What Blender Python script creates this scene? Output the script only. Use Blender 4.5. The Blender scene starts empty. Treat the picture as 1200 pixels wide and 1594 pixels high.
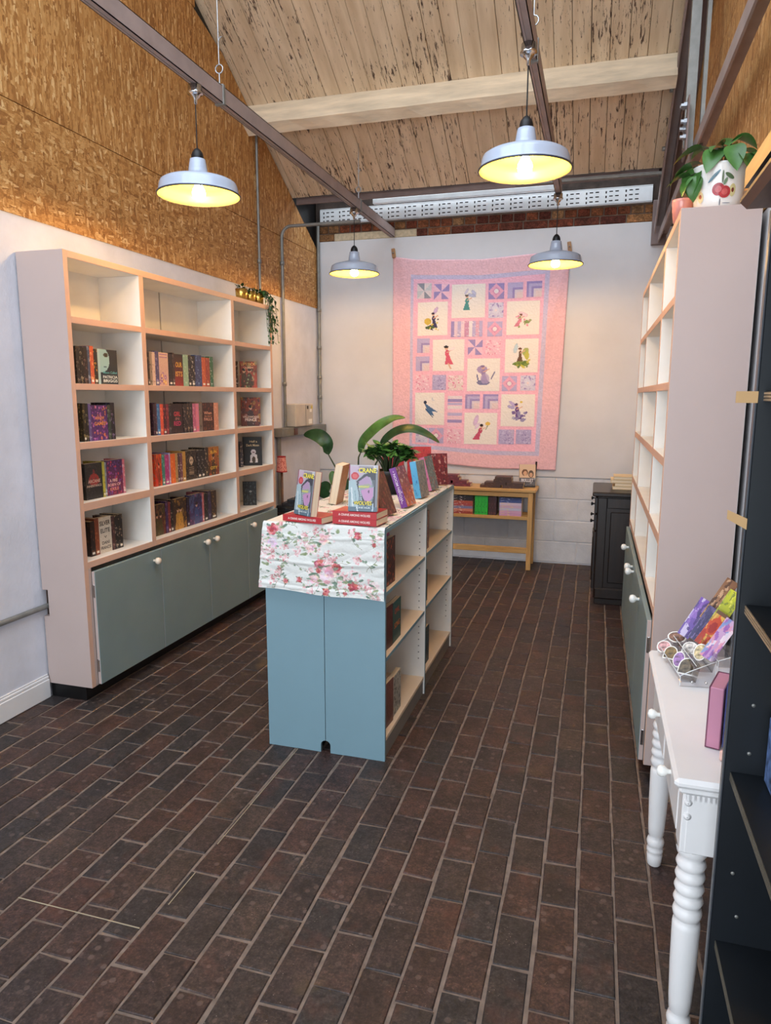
import bpy, bmesh, math, random
import numpy as np
from mathutils import Matrix, Vector
R_ = math.radians
S = bpy.context.scene
C = S.collection
rnd = random.Random(7)

# ------------------------------------------------------------------ camera
CAM_H = 1.62
cam_d = bpy.data.cameras.new('camera')
cam = bpy.data.objects.new('camera', cam_d); C.objects.link(cam)
cam_d.sensor_fit = 'HORIZONTAL'; cam_d.sensor_width = 36.0
cam_d.lens = 36.0 * 1092.6 / 1200.0
cam_d.clip_start = 0.02
def cam_axes(yaw, pitch, roll):
    f = Vector((-math.sin(yaw)*math.cos(pitch), math.cos(yaw)*math.cos(pitch), -math.sin(pitch)))
    r = Vector((math.cos(yaw), math.sin(yaw), 0)); u = r.cross(f)
    c, s = math.cos(roll), math.sin(roll)
    return c*r + s*u, -s*r + c*u, f
_r, _u, _f = cam_axes(R_(16.583), R_(9.424), R_(0.1685))
mw = Matrix((( _r.x, _u.x, -_f.x, 0), (_r.y, _u.y, -_f.y, 0), (_r.z, _u.z, -_f.z, CAM_H), (0, 0, 0, 1)))
cam.matrix_world = mw
S.camera = cam

# ------------------------------------------------------------------ light
W = bpy.data.worlds.new('world'); S.world = W; W.use_nodes = True
bg = W.node_tree.nodes['Background']
bg.inputs[0].default_value = (0.72, 0.86, 1.0, 1); bg.inputs[1].default_value = 1.0
def area(name, loc, target, sx, sy, power, col):
    d = bpy.data.lights.new(name, 'AREA'); d.shape = 'RECTANGLE'; d.size = sx; d.size_y = sy
    d.energy = power; d.color = col
    o = bpy.data.objects.new(name, d); C.objects.link(o); o.location = loc
    o.rotation_euler = (Vector(target)-Vector(loc)).to_track_quat('-Z', 'Y').to_euler()
    return o
DAY = (0.86, 0.94, 1.0)
area('shopfront_daylight', (-1.1, -1.35, 1.55), (-1.1, 4, 1.3), 3.0, 2.3, 105, DAY)
area('rooflight_daylight', (-1.1, 1.95, 4.35), (-1.1, 4.3, 0.6), 3.1, 2.2, 105, DAY)
area('eaves_rooflight_daylight', (-1.15, 6.66, 3.78), (-1.15, 6.70, 3.0), 3.2, .34, 14, DAY)
BULB = 360.0
S.view_settings.view_transform = 'Standard'
S.view_settings.look = 'None'
S.view_settings.gamma = 1.0
S.view_settings.use_curve_mapping = False
S.view_settings.exposure = 0.22

# ------------------------------------------------------------------ helpers
def lin(c):
    out = []
    for v in c[:3]:
        v = v/255.0
        out.append(v/12.92 if v <= 0.04045 else ((v+0.055)/1.055)**2.4)
    return tuple(out)
def lin4(c): return (*lin(c), 1.0)

class MB:
    """collects shapes; build() links them as one mesh object"""
    def __init__(s, o=(0, 0, 0)):
        s.o = Vector(o); s.v = []; s.f = []; s.m = []; s.sm = []
    def add(s, vs, fs, m=0, smooth=False):
        n = len(s.v); s.v += [tuple(v) for v in vs]
        for f in fs:
            s.f.append([n+i for i in f]); s.m.append(m); s.sm.append(smooth)
    def box(s, x0, x1, y0, y1, z0, z1, m=0, mf=None, bev=0.0, T=None):
        x0, x1 = min(x0, x1), max(x0, x1); y0, y1 = min(y0, y1), max(y0, y1); z0, z1 = min(z0, z1), max(z0, z1)
        mf = mf or {}
        b = min(bev, (x1-x0)*.45, (y1-y0)*.45, (z1-z0)*.45)
        lo = (x0, y0, z0); hi = (x1, y1, z1)
        if b <= 0:
            vs = [(x, y, z) for x in (x0, x1) for y in (y0, y1) for z in (z0, z1)]
            q = {'-x': (0, 1, 3, 2), '+x': (4, 6, 7, 5), '-y': (0, 4, 5, 1), '+y': (2, 3, 7, 6), '-z': (0, 2, 6, 4), '+z': (1, 5, 7, 3)}
            if T: vs = [T @ Vector(v) for v in vs]
            n = len(s.v); s.v += [tuple(v) for v in vs]
            for k, f in q.items():
                s.f.append([n+i for i in f]); s.m.append(mf.get(k, m)); s.sm.append(False)
            return s
        vs = []; idx = {}
        for ix in (0, 1):
            for iy in (0, 1):
                for iz in (0, 1):
                    for ax in range(3):
                        p = []
                        for a, i in enumerate((ix, iy, iz)):
                            e = (lo, hi)[i][a]
                            p.append(e if a == ax else e + (b if i == 0 else -b))
                        idx[(ix, iy, iz, ax)] = len(vs); vs.append(p)
        fs = []
        def ordered(ids, nrm):
            c = sum((Vector(vs[i]) for i in ids), Vector())/len(ids)
            a = (Vector(vs[ids[0]])-c).normalized(); bb = nrm.cross(a)
            return sorted(ids, key=lambda i: math.atan2((Vector(vs[i])-c).dot(bb), (Vector(vs[i])-c).dot(a)))
        nm = ('x', 'y', 'z')
        for ax in range(3):
            for i in (0, 1):
                o2 = [a for a in range(3) if a != ax]; ids = []
                for j in (0, 1):
                    for k in (0, 1):
                        t = [0, 0, 0]; t[ax] = i; t[o2[0]] = j; t[o2[1]] = k
                        ids.append(idx[(*t, ax)])
                n = Vector((0, 0, 0)); n[ax] = 1 if i else -1
                fs.append((ordered(ids, n), mf.get(('+' if i else '-')+nm[ax], m)))
        for a in range(3):
            for b2 in range(a+1, 3):
                e = 3-a-b2
                for i in (0, 1):
                    for j in (0, 1):
                        ids = []
                        for k in (0, 1):
                            t = [0, 0, 0]; t[a] = i; t[b2] = j; t[e] = k
                            ids += [idx[(*t, a)], idx[(*t, b2)]]
                        n = Vector((0, 0, 0)); n[a] = 1 if i else -1; n[b2] = 1 if j else -1
                        fs.append((ordered(ids, n.normalized()), mf.get(('+' if i else '-')+nm[a], m)))
        for ix in (0, 1):
            for iy in (0, 1):
                for iz in (0, 1):
                    n = Vector((ix*2-1, iy*2-1, iz*2-1)).normalized()
                    fs.append((ordered([idx[(ix, iy, iz, a)] for a in range(3)], n), m))
        if T: vs = [T @ Vector(v) for v in vs]
        n = len(s.v); s.v += [tuple(v) for v in vs]
        for f, mm in fs:
            s.f.append([n+i for i in f]); s.m.append(mm); s.sm.append(False)
        return s
    def bar(s, p, q, w, h, m=0, up=(0, 0, 1), bev=0.0):
        p = Vector(p); q = Vector(q); d = q-p; L = d.length; d.normalize()
        u = Vector(up); r = d.cross(u)
        if r.length < 1e-5: r = d.cross(Vector((0, 1, 0)))
        r.normalize(); u = r.cross(d)
        T = Matrix(((r.x, d.x, u.x, p.x), (r.y, d.y, u.y, p.y), (r.z, d.z, u.z, p.z), (0, 0, 0, 1)))
        return s.box(-w/2, w/2, 0, L, -h/2, h/2, m=m, bev=bev, T=T)
    def tube(s, pts, r, n=8, m=0, cap=True):
        pts = [Vector(p) for p in pts]; rr = r if isinstance(r, (list, tuple)) else [r]*len(pts)
        rings = []; prev = None
        for i, p in enumerate(pts):
            d = (pts[min(i+1, len(pts)-1)]-pts[max(i-1, 0)])
            if d.length < 1e-9: d = Vector((0, 0, 1))
            d.normalize()
            a = prev if prev is not None else (Vector((1, 0, 0)) if abs(d.x) < .9 else Vector((0, 1, 0)))
            a = (a-d*a.dot(d)).normalized(); b = d.cross(a); prev = a
            rings.append([p+(a*math.cos(2*math.pi*k/n)+b*math.sin(2*math.pi*k/n))*rr[i] for k in range(n)])
        vs = [v for g in rings for v in g]; fs = []
        for i in range(len(pts)-1):
            for k in range(n):
                fs.append((i*n+k, i*n+(k+1) % n, (i+1)*n+(k+1) % n, (i+1)*n+k))
        s.add(vs, fs, m, True)
        if cap:
            s.add(rings[0], [tuple(reversed(range(n)))], m); s.add(rings[-1], [tuple(range(n))], m)
        return s
    def lathe(s, prof, n=24, c=(0, 0, 0), m=0, T=None, smooth=True):
        c = Vector(c); vs = []; fs = []
        for (r, z) in prof:
            for k in range(n):
                a = 2*math.pi*k/n; vs.append(Vector((r*math.cos(a), r*math.sin(a), z)))
        for i in range(len(prof)-1):
            for k in range(n):
                fs.append((i*n+k, i*n+(k+1) % n, (i+1)*n+(k+1) % n, (i+1)*n+k))
        if T: vs = [T @ v for v in vs]
        s.add([c+v for v in vs], fs, m, smooth)
        return s
    def ball(s, c, r, n=12, m=0, sz=1.0):
        prof = [(max(1e-4, r*math.sin(math.pi*i/8)), -r*sz*math.cos(math.pi*i/8)) for i in range(9)]
        return s.lathe(prof, n, c, m)
    def mesh(s, name):
        me = bpy.data.meshes.new(name)
        o = s.o
        me.from_pydata([(v[0]-o.x, v[1]-o.y, v[2]-o.z) for v in s.v], [], s.f)
        me.polygons.foreach_set('material_index', s.m)
        me.polygons.foreach_set('use_smooth', s.sm)
        me.update()
        return me
    def build(s, name, mats, parent=None, loc=(0, 0, 0)):
        me = s.mesh(name)
        return link(name, me, mats, parent, loc)

def link(name, me, mats=None, parent=None, loc=(0, 0, 0), rot=None):
    if mats is not None:
        for mt in (mats if isinstance(mats, (list, tuple)) else [mats]): me.materials.append(mt)
    o = bpy.data.objects.new(name, me); C.objects.link(o)
    if parent: o.parent = parent
    o.location = loc
    if rot: o.rotation_euler = rot
    return o
def tag(o, label=None, cat=None, group=None, kind=None):
    for k, v in (('label', label), ('category', cat), ('group', group), ('kind', kind)):
        if v: o[k] = v
    return o
def thing(name, label, cat, loc=(0, 0, 0), rot=(0, 0, 0), group=None):
    o = bpy.data.objects.new(name, None); C.objects.link(o)
    o.empty_display_size = 0.05
    o.location = loc; o.rotation_euler = rot
    return tag(o, label, cat, group)
def copy_tree(o, parent=None):
    c = o.copy(); C.objects.link(c)
    if parent: c.parent = parent
    for ch in list(o.children): copy_tree(ch, c)
    return c

# ------------------------------------------------------------------ materials
MATS = {}
class NT:
    def __init__(s, name):
        s.mat = bpy.data.materials.new(name); s.mat.use_nodes = True
        s.t = s.mat.node_tree; s.n = s.t.nodes; s.b = s.n['Principled BSDF']
    def new(s, typ, **kw):
        n = s.n.new(typ)
        for k, v in kw.items():
            if k.startswith('i_'):
                key = k[2:]
                n.inputs[int(key) if key.isdigit() else key.replace('_', ' ')].default_value = v
            else: setattr(n, k, v)
        return n
    def L(s, a, b): s.t.links.new(a, b)
    def coord(s, scale=(1, 1, 1), rot=(0, 0, 0), kind='Object'):
        tc = s.new('ShaderNodeTexCoord'); mp = s.new('ShaderNodeMapping')
        mp.inputs['Scale'].default_value = scale; mp.inputs['Rotation'].default_value = rot
        s.L(tc.outputs[kind], mp.inputs[0]); return mp.outputs[0]
    def noise(s, vec, scale, detail=3, rough=.55, dist=0.0):
        n = s.new('ShaderNodeTexNoise'); n.inputs['Scale'].default_value = scale; n.inputs['Detail'].default_value = detail
        n.inputs['Roughness'].default_value = rough; n.inputs['Distortion'].default_value = dist
        if vec is not None: s.L(vec, n.inputs['Vector'])
        return n
    def ramp(s, fac, stops, interp='LINEAR'):
        n = s.new('ShaderNodeValToRGB'); n.color_ramp.interpolation = interp; e = n.color_ramp.elements
        while len(e) < len(stops): e.new(0.5)
        for el, (p, c) in zip(e, stops):
            el.position = p; el.color = c if len(c) == 4 else (*c, 1)
        s.L(fac, n.inputs[0]); return n.outputs[0]
    def mix(s, fac, a, b, mode='MIX'):
        n = s.new('ShaderNodeMix', data_type='RGBA', blend_type=mode)
        for sock, v in ((n.inputs[0], fac), (n.inputs[6], a), (n.inputs[7], b)):
            if hasattr(v, 'is_linked'): s.L(v, sock)
            else: sock.default_value = v
        return n.outputs[2]
    def bump(s, h, strength=.3, dist=.01):
        n = s.new('ShaderNodeBump'); n.inputs['Strength'].default_value = strength; n.inputs['Distance'].default_value = dist
        s.L(h, n.inputs['Height']); s.L(n.outputs[0], s.b.inputs['Normal'])
    def base(s, v):
        if hasattr(v, 'is_linked'): s.L(v, s.b.inputs['Base Color'])
        else: s.b.inputs['Base Color'].default_value = v
    def set(s, **kw):
        for k, v in kw.items(): s.b.inputs[k.replace('_', ' ')].default_value = v

def paint(name, rgb, rough=.5, metal=0.0, var=.06, scale=6.0, bump=0.0, bscale=60.0, stretch=(1, 1, 1), spec=.4):
    if name in MATS: return MATS[name]
    t = NT(name); v = t.coord(stretch)
    n = t.noise(v, scale, 4)
    c = lin(rgb)
    d = tuple(max(0, x*(1-var*2.2)) for x in c); e = tuple(min(1, x*(1+var*1.4)) for x in c)
    t.base(t.ramp(n.outputs[0], [(.3, d), (.7, e)]))
    t.set(Roughness=rough, Metallic=metal); t.b.inputs['Specular IOR Level'].default_value = spec
    if bump > 0:
        n2 = t.noise(v, bscale, 4); t.bump(n2.outputs[0], bump, .004)
    MATS[name] = t.mat; return t.mat
def emit(name, rgb, strength):
    t = NT(name); t.set(Roughness=.4)
    t.b.inputs['Base Color'].default_value = (1, 1, 1, 1)
    t.b.inputs['Emission Color'].default_value = (*rgb, 1); t.b.inputs['Emission Strength'].default_value = strength
    return t.mat
def print_mat(name, rough=.45, bump=0.0):
    t = NT(name); a = t.new('ShaderNodeVertexColor'); a.layer_name = 'Col'
    t.base(a.outputs[0]); t.set(Roughness=rough)
    if bump:
        n = t.noise(t.coord(), 55, 3); t.bump(n.outputs[0], bump, .006)
    return t.mat
def clear(name, rgb=(.97, .98, 1.0), rough=.03, alpha=.16):
    # thin clear sheet: mostly straight-through with a glossy coat
    m = bpy.data.materials.new(name); m.use_nodes = True; t = m.node_tree; t.nodes.clear()
    out = t.nodes.new('ShaderNodeOutputMaterial'); mx = t.nodes.new('ShaderNodeMixShader')
    tr = t.nodes.new('ShaderNodeBsdfTransparent'); gl = t.nodes.new('ShaderNodeBsdfGlossy')
    tr.inputs[0].default_value = (*rgb, 1); gl.inputs['Roughness'].default_value = rough
    lw = t.nodes.new('ShaderNodeLayerWeight'); lw.inputs[0].default_value = .25
    mt = t.nodes.new('ShaderNodeMath'); mt.operation = 'MULTIPLY_ADD'; mt.inputs[1].default_value = .55; mt.inputs[2].default_value = alpha*.35
    t.links.new(lw.outputs['Fresnel'], mt.inputs[0]); t.links.new(mt.outputs[0], mx.inputs[0])
    t.links.new(tr.outputs[0], mx.inputs[1]); t.links.new(gl.outputs[0], mx.inputs[2]); t.links.new(mx.outputs[0], out.inputs[0])
    return m

def osb_mat(name, grain):
    # flakes: stretched cells in two directions, random brown per cell
    t = NT(name)
    def layer(scale, rot):
        v = t.coord(scale, rot)
        d = t.noise(v, .55, 2)
        mx = t.new('ShaderNodeMix', data_type='RGBA'); mx.inputs[0].default_value = .35
        t.L(v, mx.inputs[6]); t.L(d.outputs['Color'], mx.inputs[7])
        ad = t.new('ShaderNodeVectorMath', operation='ADD'); t.L(v, ad.inputs[0])
        sc = t.new('ShaderNodeVectorMath', operation='SCALE'); sc.inputs[3].default_value = 1.1
        t.L(d.outputs['Color'], sc.inputs[0]); t.L(sc.outputs[0], ad.inputs[1])
        vo = t.new('ShaderNodeTexVoronoi'); vo.inputs['Scale'].default_value = 1.0
        t.L(ad.outputs[0], vo.inputs['Vector'])
        sp = t.new('ShaderNodeSeparateColor'); t.L(vo.outputs['Color'], sp.inputs[0])
        return sp.outputs[0], sp.outputs[1], v
    if grain == 'v':
        a, am, v1 = layer((6, 92, 12), (0, 0, 0)); b, bm, v2 = layer((6, 64, 11), (R_(14), 0, 0))
    else:
        a, am, v1 = layer((6, 20, 74), (R_(22), 0, 0)); b, bm, v2 = layer((6, 62, 19), (R_(-36), 0, 0))
    sel = t.noise(t.coord((1, 1, 1)), 26, 2)
    gt = t.new('ShaderNodeMath', operation='GREATER_THAN'); gt.inputs[1].default_value = .5; t.L(sel.outputs[0], gt.inputs[0])
    fm = t.new('ShaderNodeMix', data_type='FLOAT'); t.L(gt.outputs[0], fm.inputs[0]); t.L(a, fm.inputs[2]); t.L(b, fm.inputs[3])
    col = t.ramp(fm.outputs[0], [(0.0, lin((150, 98, 46))), (.3, lin((176, 122, 62))), (.62, lin((192, 140, 78))), (.88, lin((206, 156, 94))), (1.0, lin((230, 190, 132)))])
    fine = t.noise(v1, 3.0, 5, .7)
    dark = t.ramp(fine.outputs[0], [(.30, (.45, .38, .30)), (.52, (1, 1, 1))])
    col = t.mix(.8, col, dark, 'MULTIPLY')
    t.base(col); t.set(Roughness=.62)
    t.bump(fm.outputs[0], .25, .003)
    return t.mat

def plank_mat():
    t = NT('flaking_ceiling_paint')
    v = t.coord((1, 1, 1)); vs = t.coord((26, 3.4, 5.0))
    big = t.noise(v, 1.6, 3)
    oi = t.new('ShaderNodeObjectInfo')
    chips = t.noise(vs, 2.4, 7, .72, .5)
    dens = t.new('ShaderNodeMath', operation='MULTIPLY_ADD'); dens.inputs[1].default_value = .22; dens.inputs[2].default_value = 0
    t.L(big.outputs[0], dens.inputs[0])
    r2 = t.new('ShaderNodeMath', operation='MULTIPLY_ADD'); r2.inputs[1].default_value = .05; t.L(oi.outputs['Random'], r2.inputs[0]); t.L(dens.outputs[0], r2.inputs[2])
    sm = t.new('ShaderNodeMath', operation='ADD'); t.L(chips.outputs[0], sm.inputs[0]); t.L(r2.outputs[0], sm.inputs[1])
    chip = t.ramp(sm.outputs[0], [(.0, (0, 0, 0)), (.712, (0, 0, 0)), (.745, (1, 1, 1))])
    tone = t.noise(t.coord((7, 1, 1)), 2.0, 3)
    pc = t.ramp(tone.outputs[0], [(.3, lin((204, 178, 146))), (.7, lin((230, 208, 178)))])
    wood = t.ramp(t.noise(vs, 8, 3).outputs[0], [(.3, lin((62, 44, 36))), (.7, lin((104, 80, 66)))])
    t.base(t.mix(chip, pc, wood)); t.set(Roughness=.7)
    t.bump(sm.outputs[0], .35, .004)
    return t.mat

def brick_mat(name, floor=True):
    t = NT(name)
    a = t.new('ShaderNodeVertexColor'); a.layer_name = 'Col'
    v = t.coord((1, 1, 1), kind='Object')
    # world-scale mottling so shared meshes do not repeat
    g = t.new('ShaderNodeNewGeometry')
    n1 = t.noise(g.outputs['Position'], 9, 5, .65); n2 = t.noise(g.outputs['Position'], 130, 4, .7)
    c = t.mix(.85, a.outputs[0], t.ramp(n1.outputs[0], [(.30, (.42, .43, .45)), (.5, (.85, .85, .85)), (.72, (1.4, 1.25, 1.15))]), 'MULTIPLY')
    c = t.mix(.7, c, t.ramp(n2.outputs[0], [(.34, (.35, .35, .35)), (.56, (1.05, 1.05, 1.05)), (.70, (2.3, 2.1, 2.0))]), 'MULTIPLY')
    n3 = t.noise(g.outputs['Position'], 48, 3, .75)
    c = t.mix(.8, c, t.ramp(n3.outputs[0], [(.36, (.45, .45, .45)), (.55, (1.05, 1.05, 1.05)), (.66, (1.55, 1.45, 1.4))]), 'MULTIPLY')
    if floor:
        st_ = t.noise(g.outputs['Position'], 2.3, 3, .6)
        sm_ = t.ramp(st_.outputs[0], [(.66, (0, 0, 0)), (.72, (1, 1, 1))])
        m0 = t.new('ShaderNodeMath', operation='MULTIPLY'); m0.inputs[1].default_value = .3; t.L(sm_, m0.inputs[0])
        c = t.mix(m0.outputs[0], c, lin4((118, 96, 66)))
        vf = t.new('ShaderNodeTexVoronoi'); vf.inputs['Scale'].default_value = 75; t.L(g.outputs['Position'], vf.inputs['Vector'])
        ff = t.ramp(vf.outputs['Distance'], [(.0, (1, 1, 1)), (.07, (1, 1, 1)), (.10, (0, 0, 0))])
        c = t.mix(t.mix(1.0, ff, t.ramp(t.noise(g.outputs['Position'], 7, 2).outputs[0], [(.56, (0, 0, 0)), (.62, (.7, .7, .7))]), 'MULTIPLY'), c, lin4((176, 166, 158)))
        vo = t.new('ShaderNodeTexVoronoi'); vo.inputs['Scale'].default_value = 21
        t.L(g.outputs['Position'], vo.inputs['Vector'])
        spot = t.ramp(vo.outputs['Distance'], [(.0, (1, 1, 1)), (.17, (1, 1, 1)), (.22, (0, 0, 0))])
        pick = t.noise(g.outputs['Position'], 3.4, 2)
        pk = t.ramp(pick.outputs[0], [(.42, (0, 0, 0)), (.56, (1, 1, 1))])
        sp = t.mix(1.0, spot, pk, 'MULTIPLY')
        mm = t.new('ShaderNodeMath', operation='MULTIPLY'); mm.inputs[1].default_value = .34; t.L(sp, mm.inputs[0])
        c = t.mix(mm.outputs[0], c, lin4((122, 104, 96)))
        red = t.noise(g.outputs['Position'], 4.2, 4, .7)
        rr = t.ramp(red.outputs[0], [(.55, (0, 0, 0)), (.75, (1, 1, 1))])
        m2 = t.new('ShaderNodeMath', operation='MULTIPLY'); m2.inputs[1].default_value = .4; t.L(rr, m2.inputs[0])
        c = t.mix(m2.outputs[0], c, lin4((104, 58, 44)))
    t.base(c)
    t.set(Roughness=.5 if floor else .85); t.b.inputs['Specular IOR Level'].default_value = .35 if floor else .2
    t.bump(n2.outputs[0], .35, .004)
    return t.mat

def wood_mat(name, c0, c1, axis=0, rough=.5):
    t = NT(name); sc = [30, 30, 30]; sc[axis] = 2.2
    n = t.noise(t.coord(tuple(sc)), 1.3, 5, .6, .6)
    t.base(t.ramp(n.outputs[0], [(.3, lin(c0)), (.7, lin(c1))])); t.set(Roughness=rough)
    return t.mat

M = dict(
    osb_v=osb_mat('osb_vertical_flakes', 'v'), osb_m=osb_mat('osb_mixed_flakes', 'm'), plank=plank_mat(),
    brick=brick_mat('floor_brick', True), wbrick=brick_mat('wall_brick', False),
    mortar=paint('floor_mortar', (122, 107, 97), .9, var=.16, scale=22, bump=.4, bscale=90),
    wmortar=paint('wall_mortar', (128, 108, 94), .95, var=.12, scale=18, bump=.4),
    plaster=paint('white_wall_paint', (214, 212, 214), .7, var=.03, scale=2.2, bump=.12, bscale=26),
    rough_white=paint('rough_white_wall_paint', (212, 214, 224), .75, var=.04, scale=5, bump=.55, bscale=48),
    block=paint('white_block_paint', (212, 212, 216), .75, var=.05, scale=7, bump=.5, bscale=70),
    patch=paint('old_render_patch', (205, 186, 156), .9, var=.1, scale=30, bump=.5, bscale=120),
    beam=paint('cream_beam_paint', (238, 220, 192), .7, var=.1, scale=5, bump=.35, bscale=30, stretch=(.6, 3, 3)),
    mauve=paint('mauve_paint', (184, 165, 159), .5, var=.02, scale=2),
    edge=paint('peach_edge_paint', (208, 170, 150), .5, var=.03, scale=5),
    white=paint('shelf_white_paint', (232, 228, 222), .5, var=.03, scale=5),
    door=paint('grey_blue_door_paint', (124, 142, 144), .45, var=.03, scale=3),
    blue=paint('island_blue_paint', (118, 148, 160), .45, var=.02, scale=2),
    birch=paint('pale_shelf_laminate', (226, 204, 178), .45, var=.05, scale=6, stretch=(1, .3, 1)),
    plinth=paint('black_plinth_and_gap', (22, 21, 22), .35, var=.2, scale=12),
    plate=paint('dark_wall_plate', (58, 46, 40), .85, var=.25, scale=14),  # dark brown timber, mottled at random
    galv=paint('galvanised_steel', (176, 182, 188), .32, .85, var=.08, scale=14),
    galvd=paint('dull_galvanised_steel', (140, 140, 136), .5, .55, var=.08, scale=14),
    bright=paint('bright_zinc_tray', (240, 244, 248), .3, .25, var=.04, scale=9),
    rail=paint('mauve_grey_steel', (158, 142, 138), .5, .1, var=.06, scale=8),
    truss=paint('brown_grey_steel_paint', (126, 108, 104), .5, .1, var=.08, scale=8),
    brass=paint('brass', (212, 176, 92), .25, .95, var=.04),
    chrome=paint('chrome', (205, 205, 205), .15, 1.0, var=.02),
    black=paint('black_satin', (20, 22, 26), .45, var=.08),
    unit=paint('black_unit_laminate', (21, 25, 30), .42, var=.08, scale=4),
    enamel=paint('pale_blue_grey_enamel', (170, 182, 202), .18, var=.02, spec=.6),
    enamel_in=paint('cream_enamel_glow_yellow', (250, 222, 104), .3, var=.01),  # lining enamel with the bulb's yellow glow put into its colour
    knob=paint('cream_knob', (232, 214, 194), .3, var=.02, spec=.5),
    wknob=paint('white_ceramic_knob', (236, 236, 232), .2, var=.02, spec=.6),
    pine=wood_mat('honey_pine', (178, 134, 76), (212, 172, 112), 0),
    pine_leg=wood_mat('honey_pine_leg', (178, 134, 76), (212, 172, 112), 2),
    ply=wood_mat('plywood_edge', (120, 98, 76), (170, 146, 118), 1),
    dark=wood_mat('dark_stained_wood', (20, 13, 12), (40, 27, 23), 2, .35),
    console=paint('white_satin_paint', (226, 224, 224), .38, var=.02, scale=4),
    pages=paint('book_pages', (224, 206, 178), .8, var=.06, scale=2, stretch=(1, 60, 1)),
    print=print_mat('printed_cover'), fabric=print_mat('printed_fabric', .85, .5), cotton=print_mat('quilted_cotton', .9, .9),
    acrylic=clear('clear_acrylic'), glass=clear('window_glass', alpha=.1),
    leaf=paint('glossy_leaf', (72, 118, 56), .35, var=.25, scale=9), leaf_dark=paint('dark_leaf', (44, 78, 44), .35, var=.25, scale=9),
    leaf_lime=paint('fresh_leaf', (78, 124, 56), .35, var=.25, scale=14), stem=paint('plant_stem', (60, 74, 44), .5, var=.1),
    soil=paint('potting_soil', (44, 34, 28), .95, var=.3, scale=60, bump=.6),
    tape=paint('tan_paper_tape', (190, 152, 106), .7, var=.04),
)

def colour_mesh(me, col):
    a = me.color_attributes.new('Col', 'FLOAT_COLOR', 'POINT')
    a.data.foreach_set('color', np.tile(np.array([*col, 1.0], dtype=np.float32), len(me.vertices)))
def structure(o, label=None): 
    o['kind'] = 'structure'
    if label: o['label'] = label
    return o

# ------------------------------------------------------------------ the room
XL, XR, YB, YN = -2.78, 0.56, 6.92, -1.5
def ceil_z(y): return 3.398 - .575*(y-6.305)
RIDGE = 3.35
# floor: mortar bed plus brick pavers
fl = structure(MB().box(XL-.1, XR+.1, YN, YB+.1, -.12, -.0035).build('floor', M['mortar']), 'dark brick paver floor with pale mortar joints')
PW, PL = .1165, .2105
TINTS = [(65, 51, 48), (60, 50, 49), (70, 52, 48), (62, 53, 51), (54, 49, 50), (74, 54, 49), (66, 49, 46), (61, 50, 49), (69, 55, 52), (62, 48, 45), (56, 52, 53), (70, 58, 54)]
def paver_geo(seed, w=PW-.0105, l=PL-.0075):
    r = random.Random(seed); j = lambda: r.uniform(-.0034, .0034); b = .003
    x0, x1, y0, y1 = -w/2, w/2, -l/2, l/2
    q = [(x0+j(), y0+j()), (x1+j(), y0+j()), (x1+j(), y1+j()), (x0+j(), y1+j())]
    top = r.uniform(-.0012, .0018)
    vs = [(x, y, -.02) for x, y in q] + [(x, y, top-.0025) for x, y in q] + [(x*(1-b/w*2), y*(1-b/l*2), top+r.uniform(-.0012, .0012)) for x, y in q]
    fs = [(0, 1, 5, 4), (1, 2, 6, 5), (2, 3, 7, 6), (3, 0, 4, 7), (4, 5, 9, 8), (5, 6, 10, 9), (6, 7, 11, 10), (7, 4, 8, 11), (8, 9, 10, 11)]
    return vs, fs
NV = 24
paver_me = []
for i in range(NV):
    vs, fs = paver_geo(100+i); me = bpy.data.meshes.new('paver'); me.from_pydata(vs, [], fs)
    colour_mesh(me, lin(TINTS[i % 12])); me.materials.append(M['brick']); paver_me.append(me)
spots = []
kx0 = int((XL-.016)/PW)-1; kx1 = int((XR-.016)/PW)+1
for k in range(kx0, kx1+1):
    xc = .016+PW*(k+.5)
    if xc < XL-.02 or xc > XR+.02: continue
    off = 1.891-.1 + (.5*PL if k % 2 else 0) + rnd.uniform(-.018, .018)
    j = int((.3-off)/PL)
    while off+PL*j < YB-.06:
        yc = off+PL*(j+.5); j += 1
        if yc > .25: spots.append((xc, yc))
def seen(x, y):
    d = Vector((x, y, -CAM_H)); dz = d.dot(_f)
    if dz < .2: return 0
    u = 600+1092.6*d.dot(_r)/dz; v = 797-1092.6*d.dot(_u)/dz
    if u < -40 or u > 1240 or v > 1660: return 0
    if x < -2.47 and y > 2.95: return 0
    if -1.4 < x < -.84 and 2.8 < y < 4.35: return 0
    if x > .25 and y > 2.95: return 0
    t = 2.8/max(y, .01)
    if y > 2.8 and -1.40 < x*t < -.84 and y < 4.6: return 0
    return 1/dz
spots.sort(key=lambda p: -seen(*p))
far = MB()
farcol = []
for i, (x, y) in enumerate(spots):
    rz = rnd.choice((0, math.pi))
    if i < 300 and seen(x, y) > 0:
        o = link('paver', paver_me[rnd.randrange(NV)], None, fl, (x, y, 0), (0, 0, rz))
    else:
        vs, fs = paver_geo(1000+i)
        far.add([(a+x, b+y, c) for a, b, c in vs], fs)
        farcol += [lin(rnd.choice(TINTS))]*12
me = far.mesh('pavers'); me.materials.append(M['brick'])
a = me.color_attributes.new('Col', 'FLOAT_COLOR', 'POINT')
a.data.foreach_set('color', np.concatenate([np.array(farcol, dtype=np.float32), np.ones((len(farcol), 1), np.float32)], 1).ravel())
tag(link('pavers', me, None, fl), kind='stuff')

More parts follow.
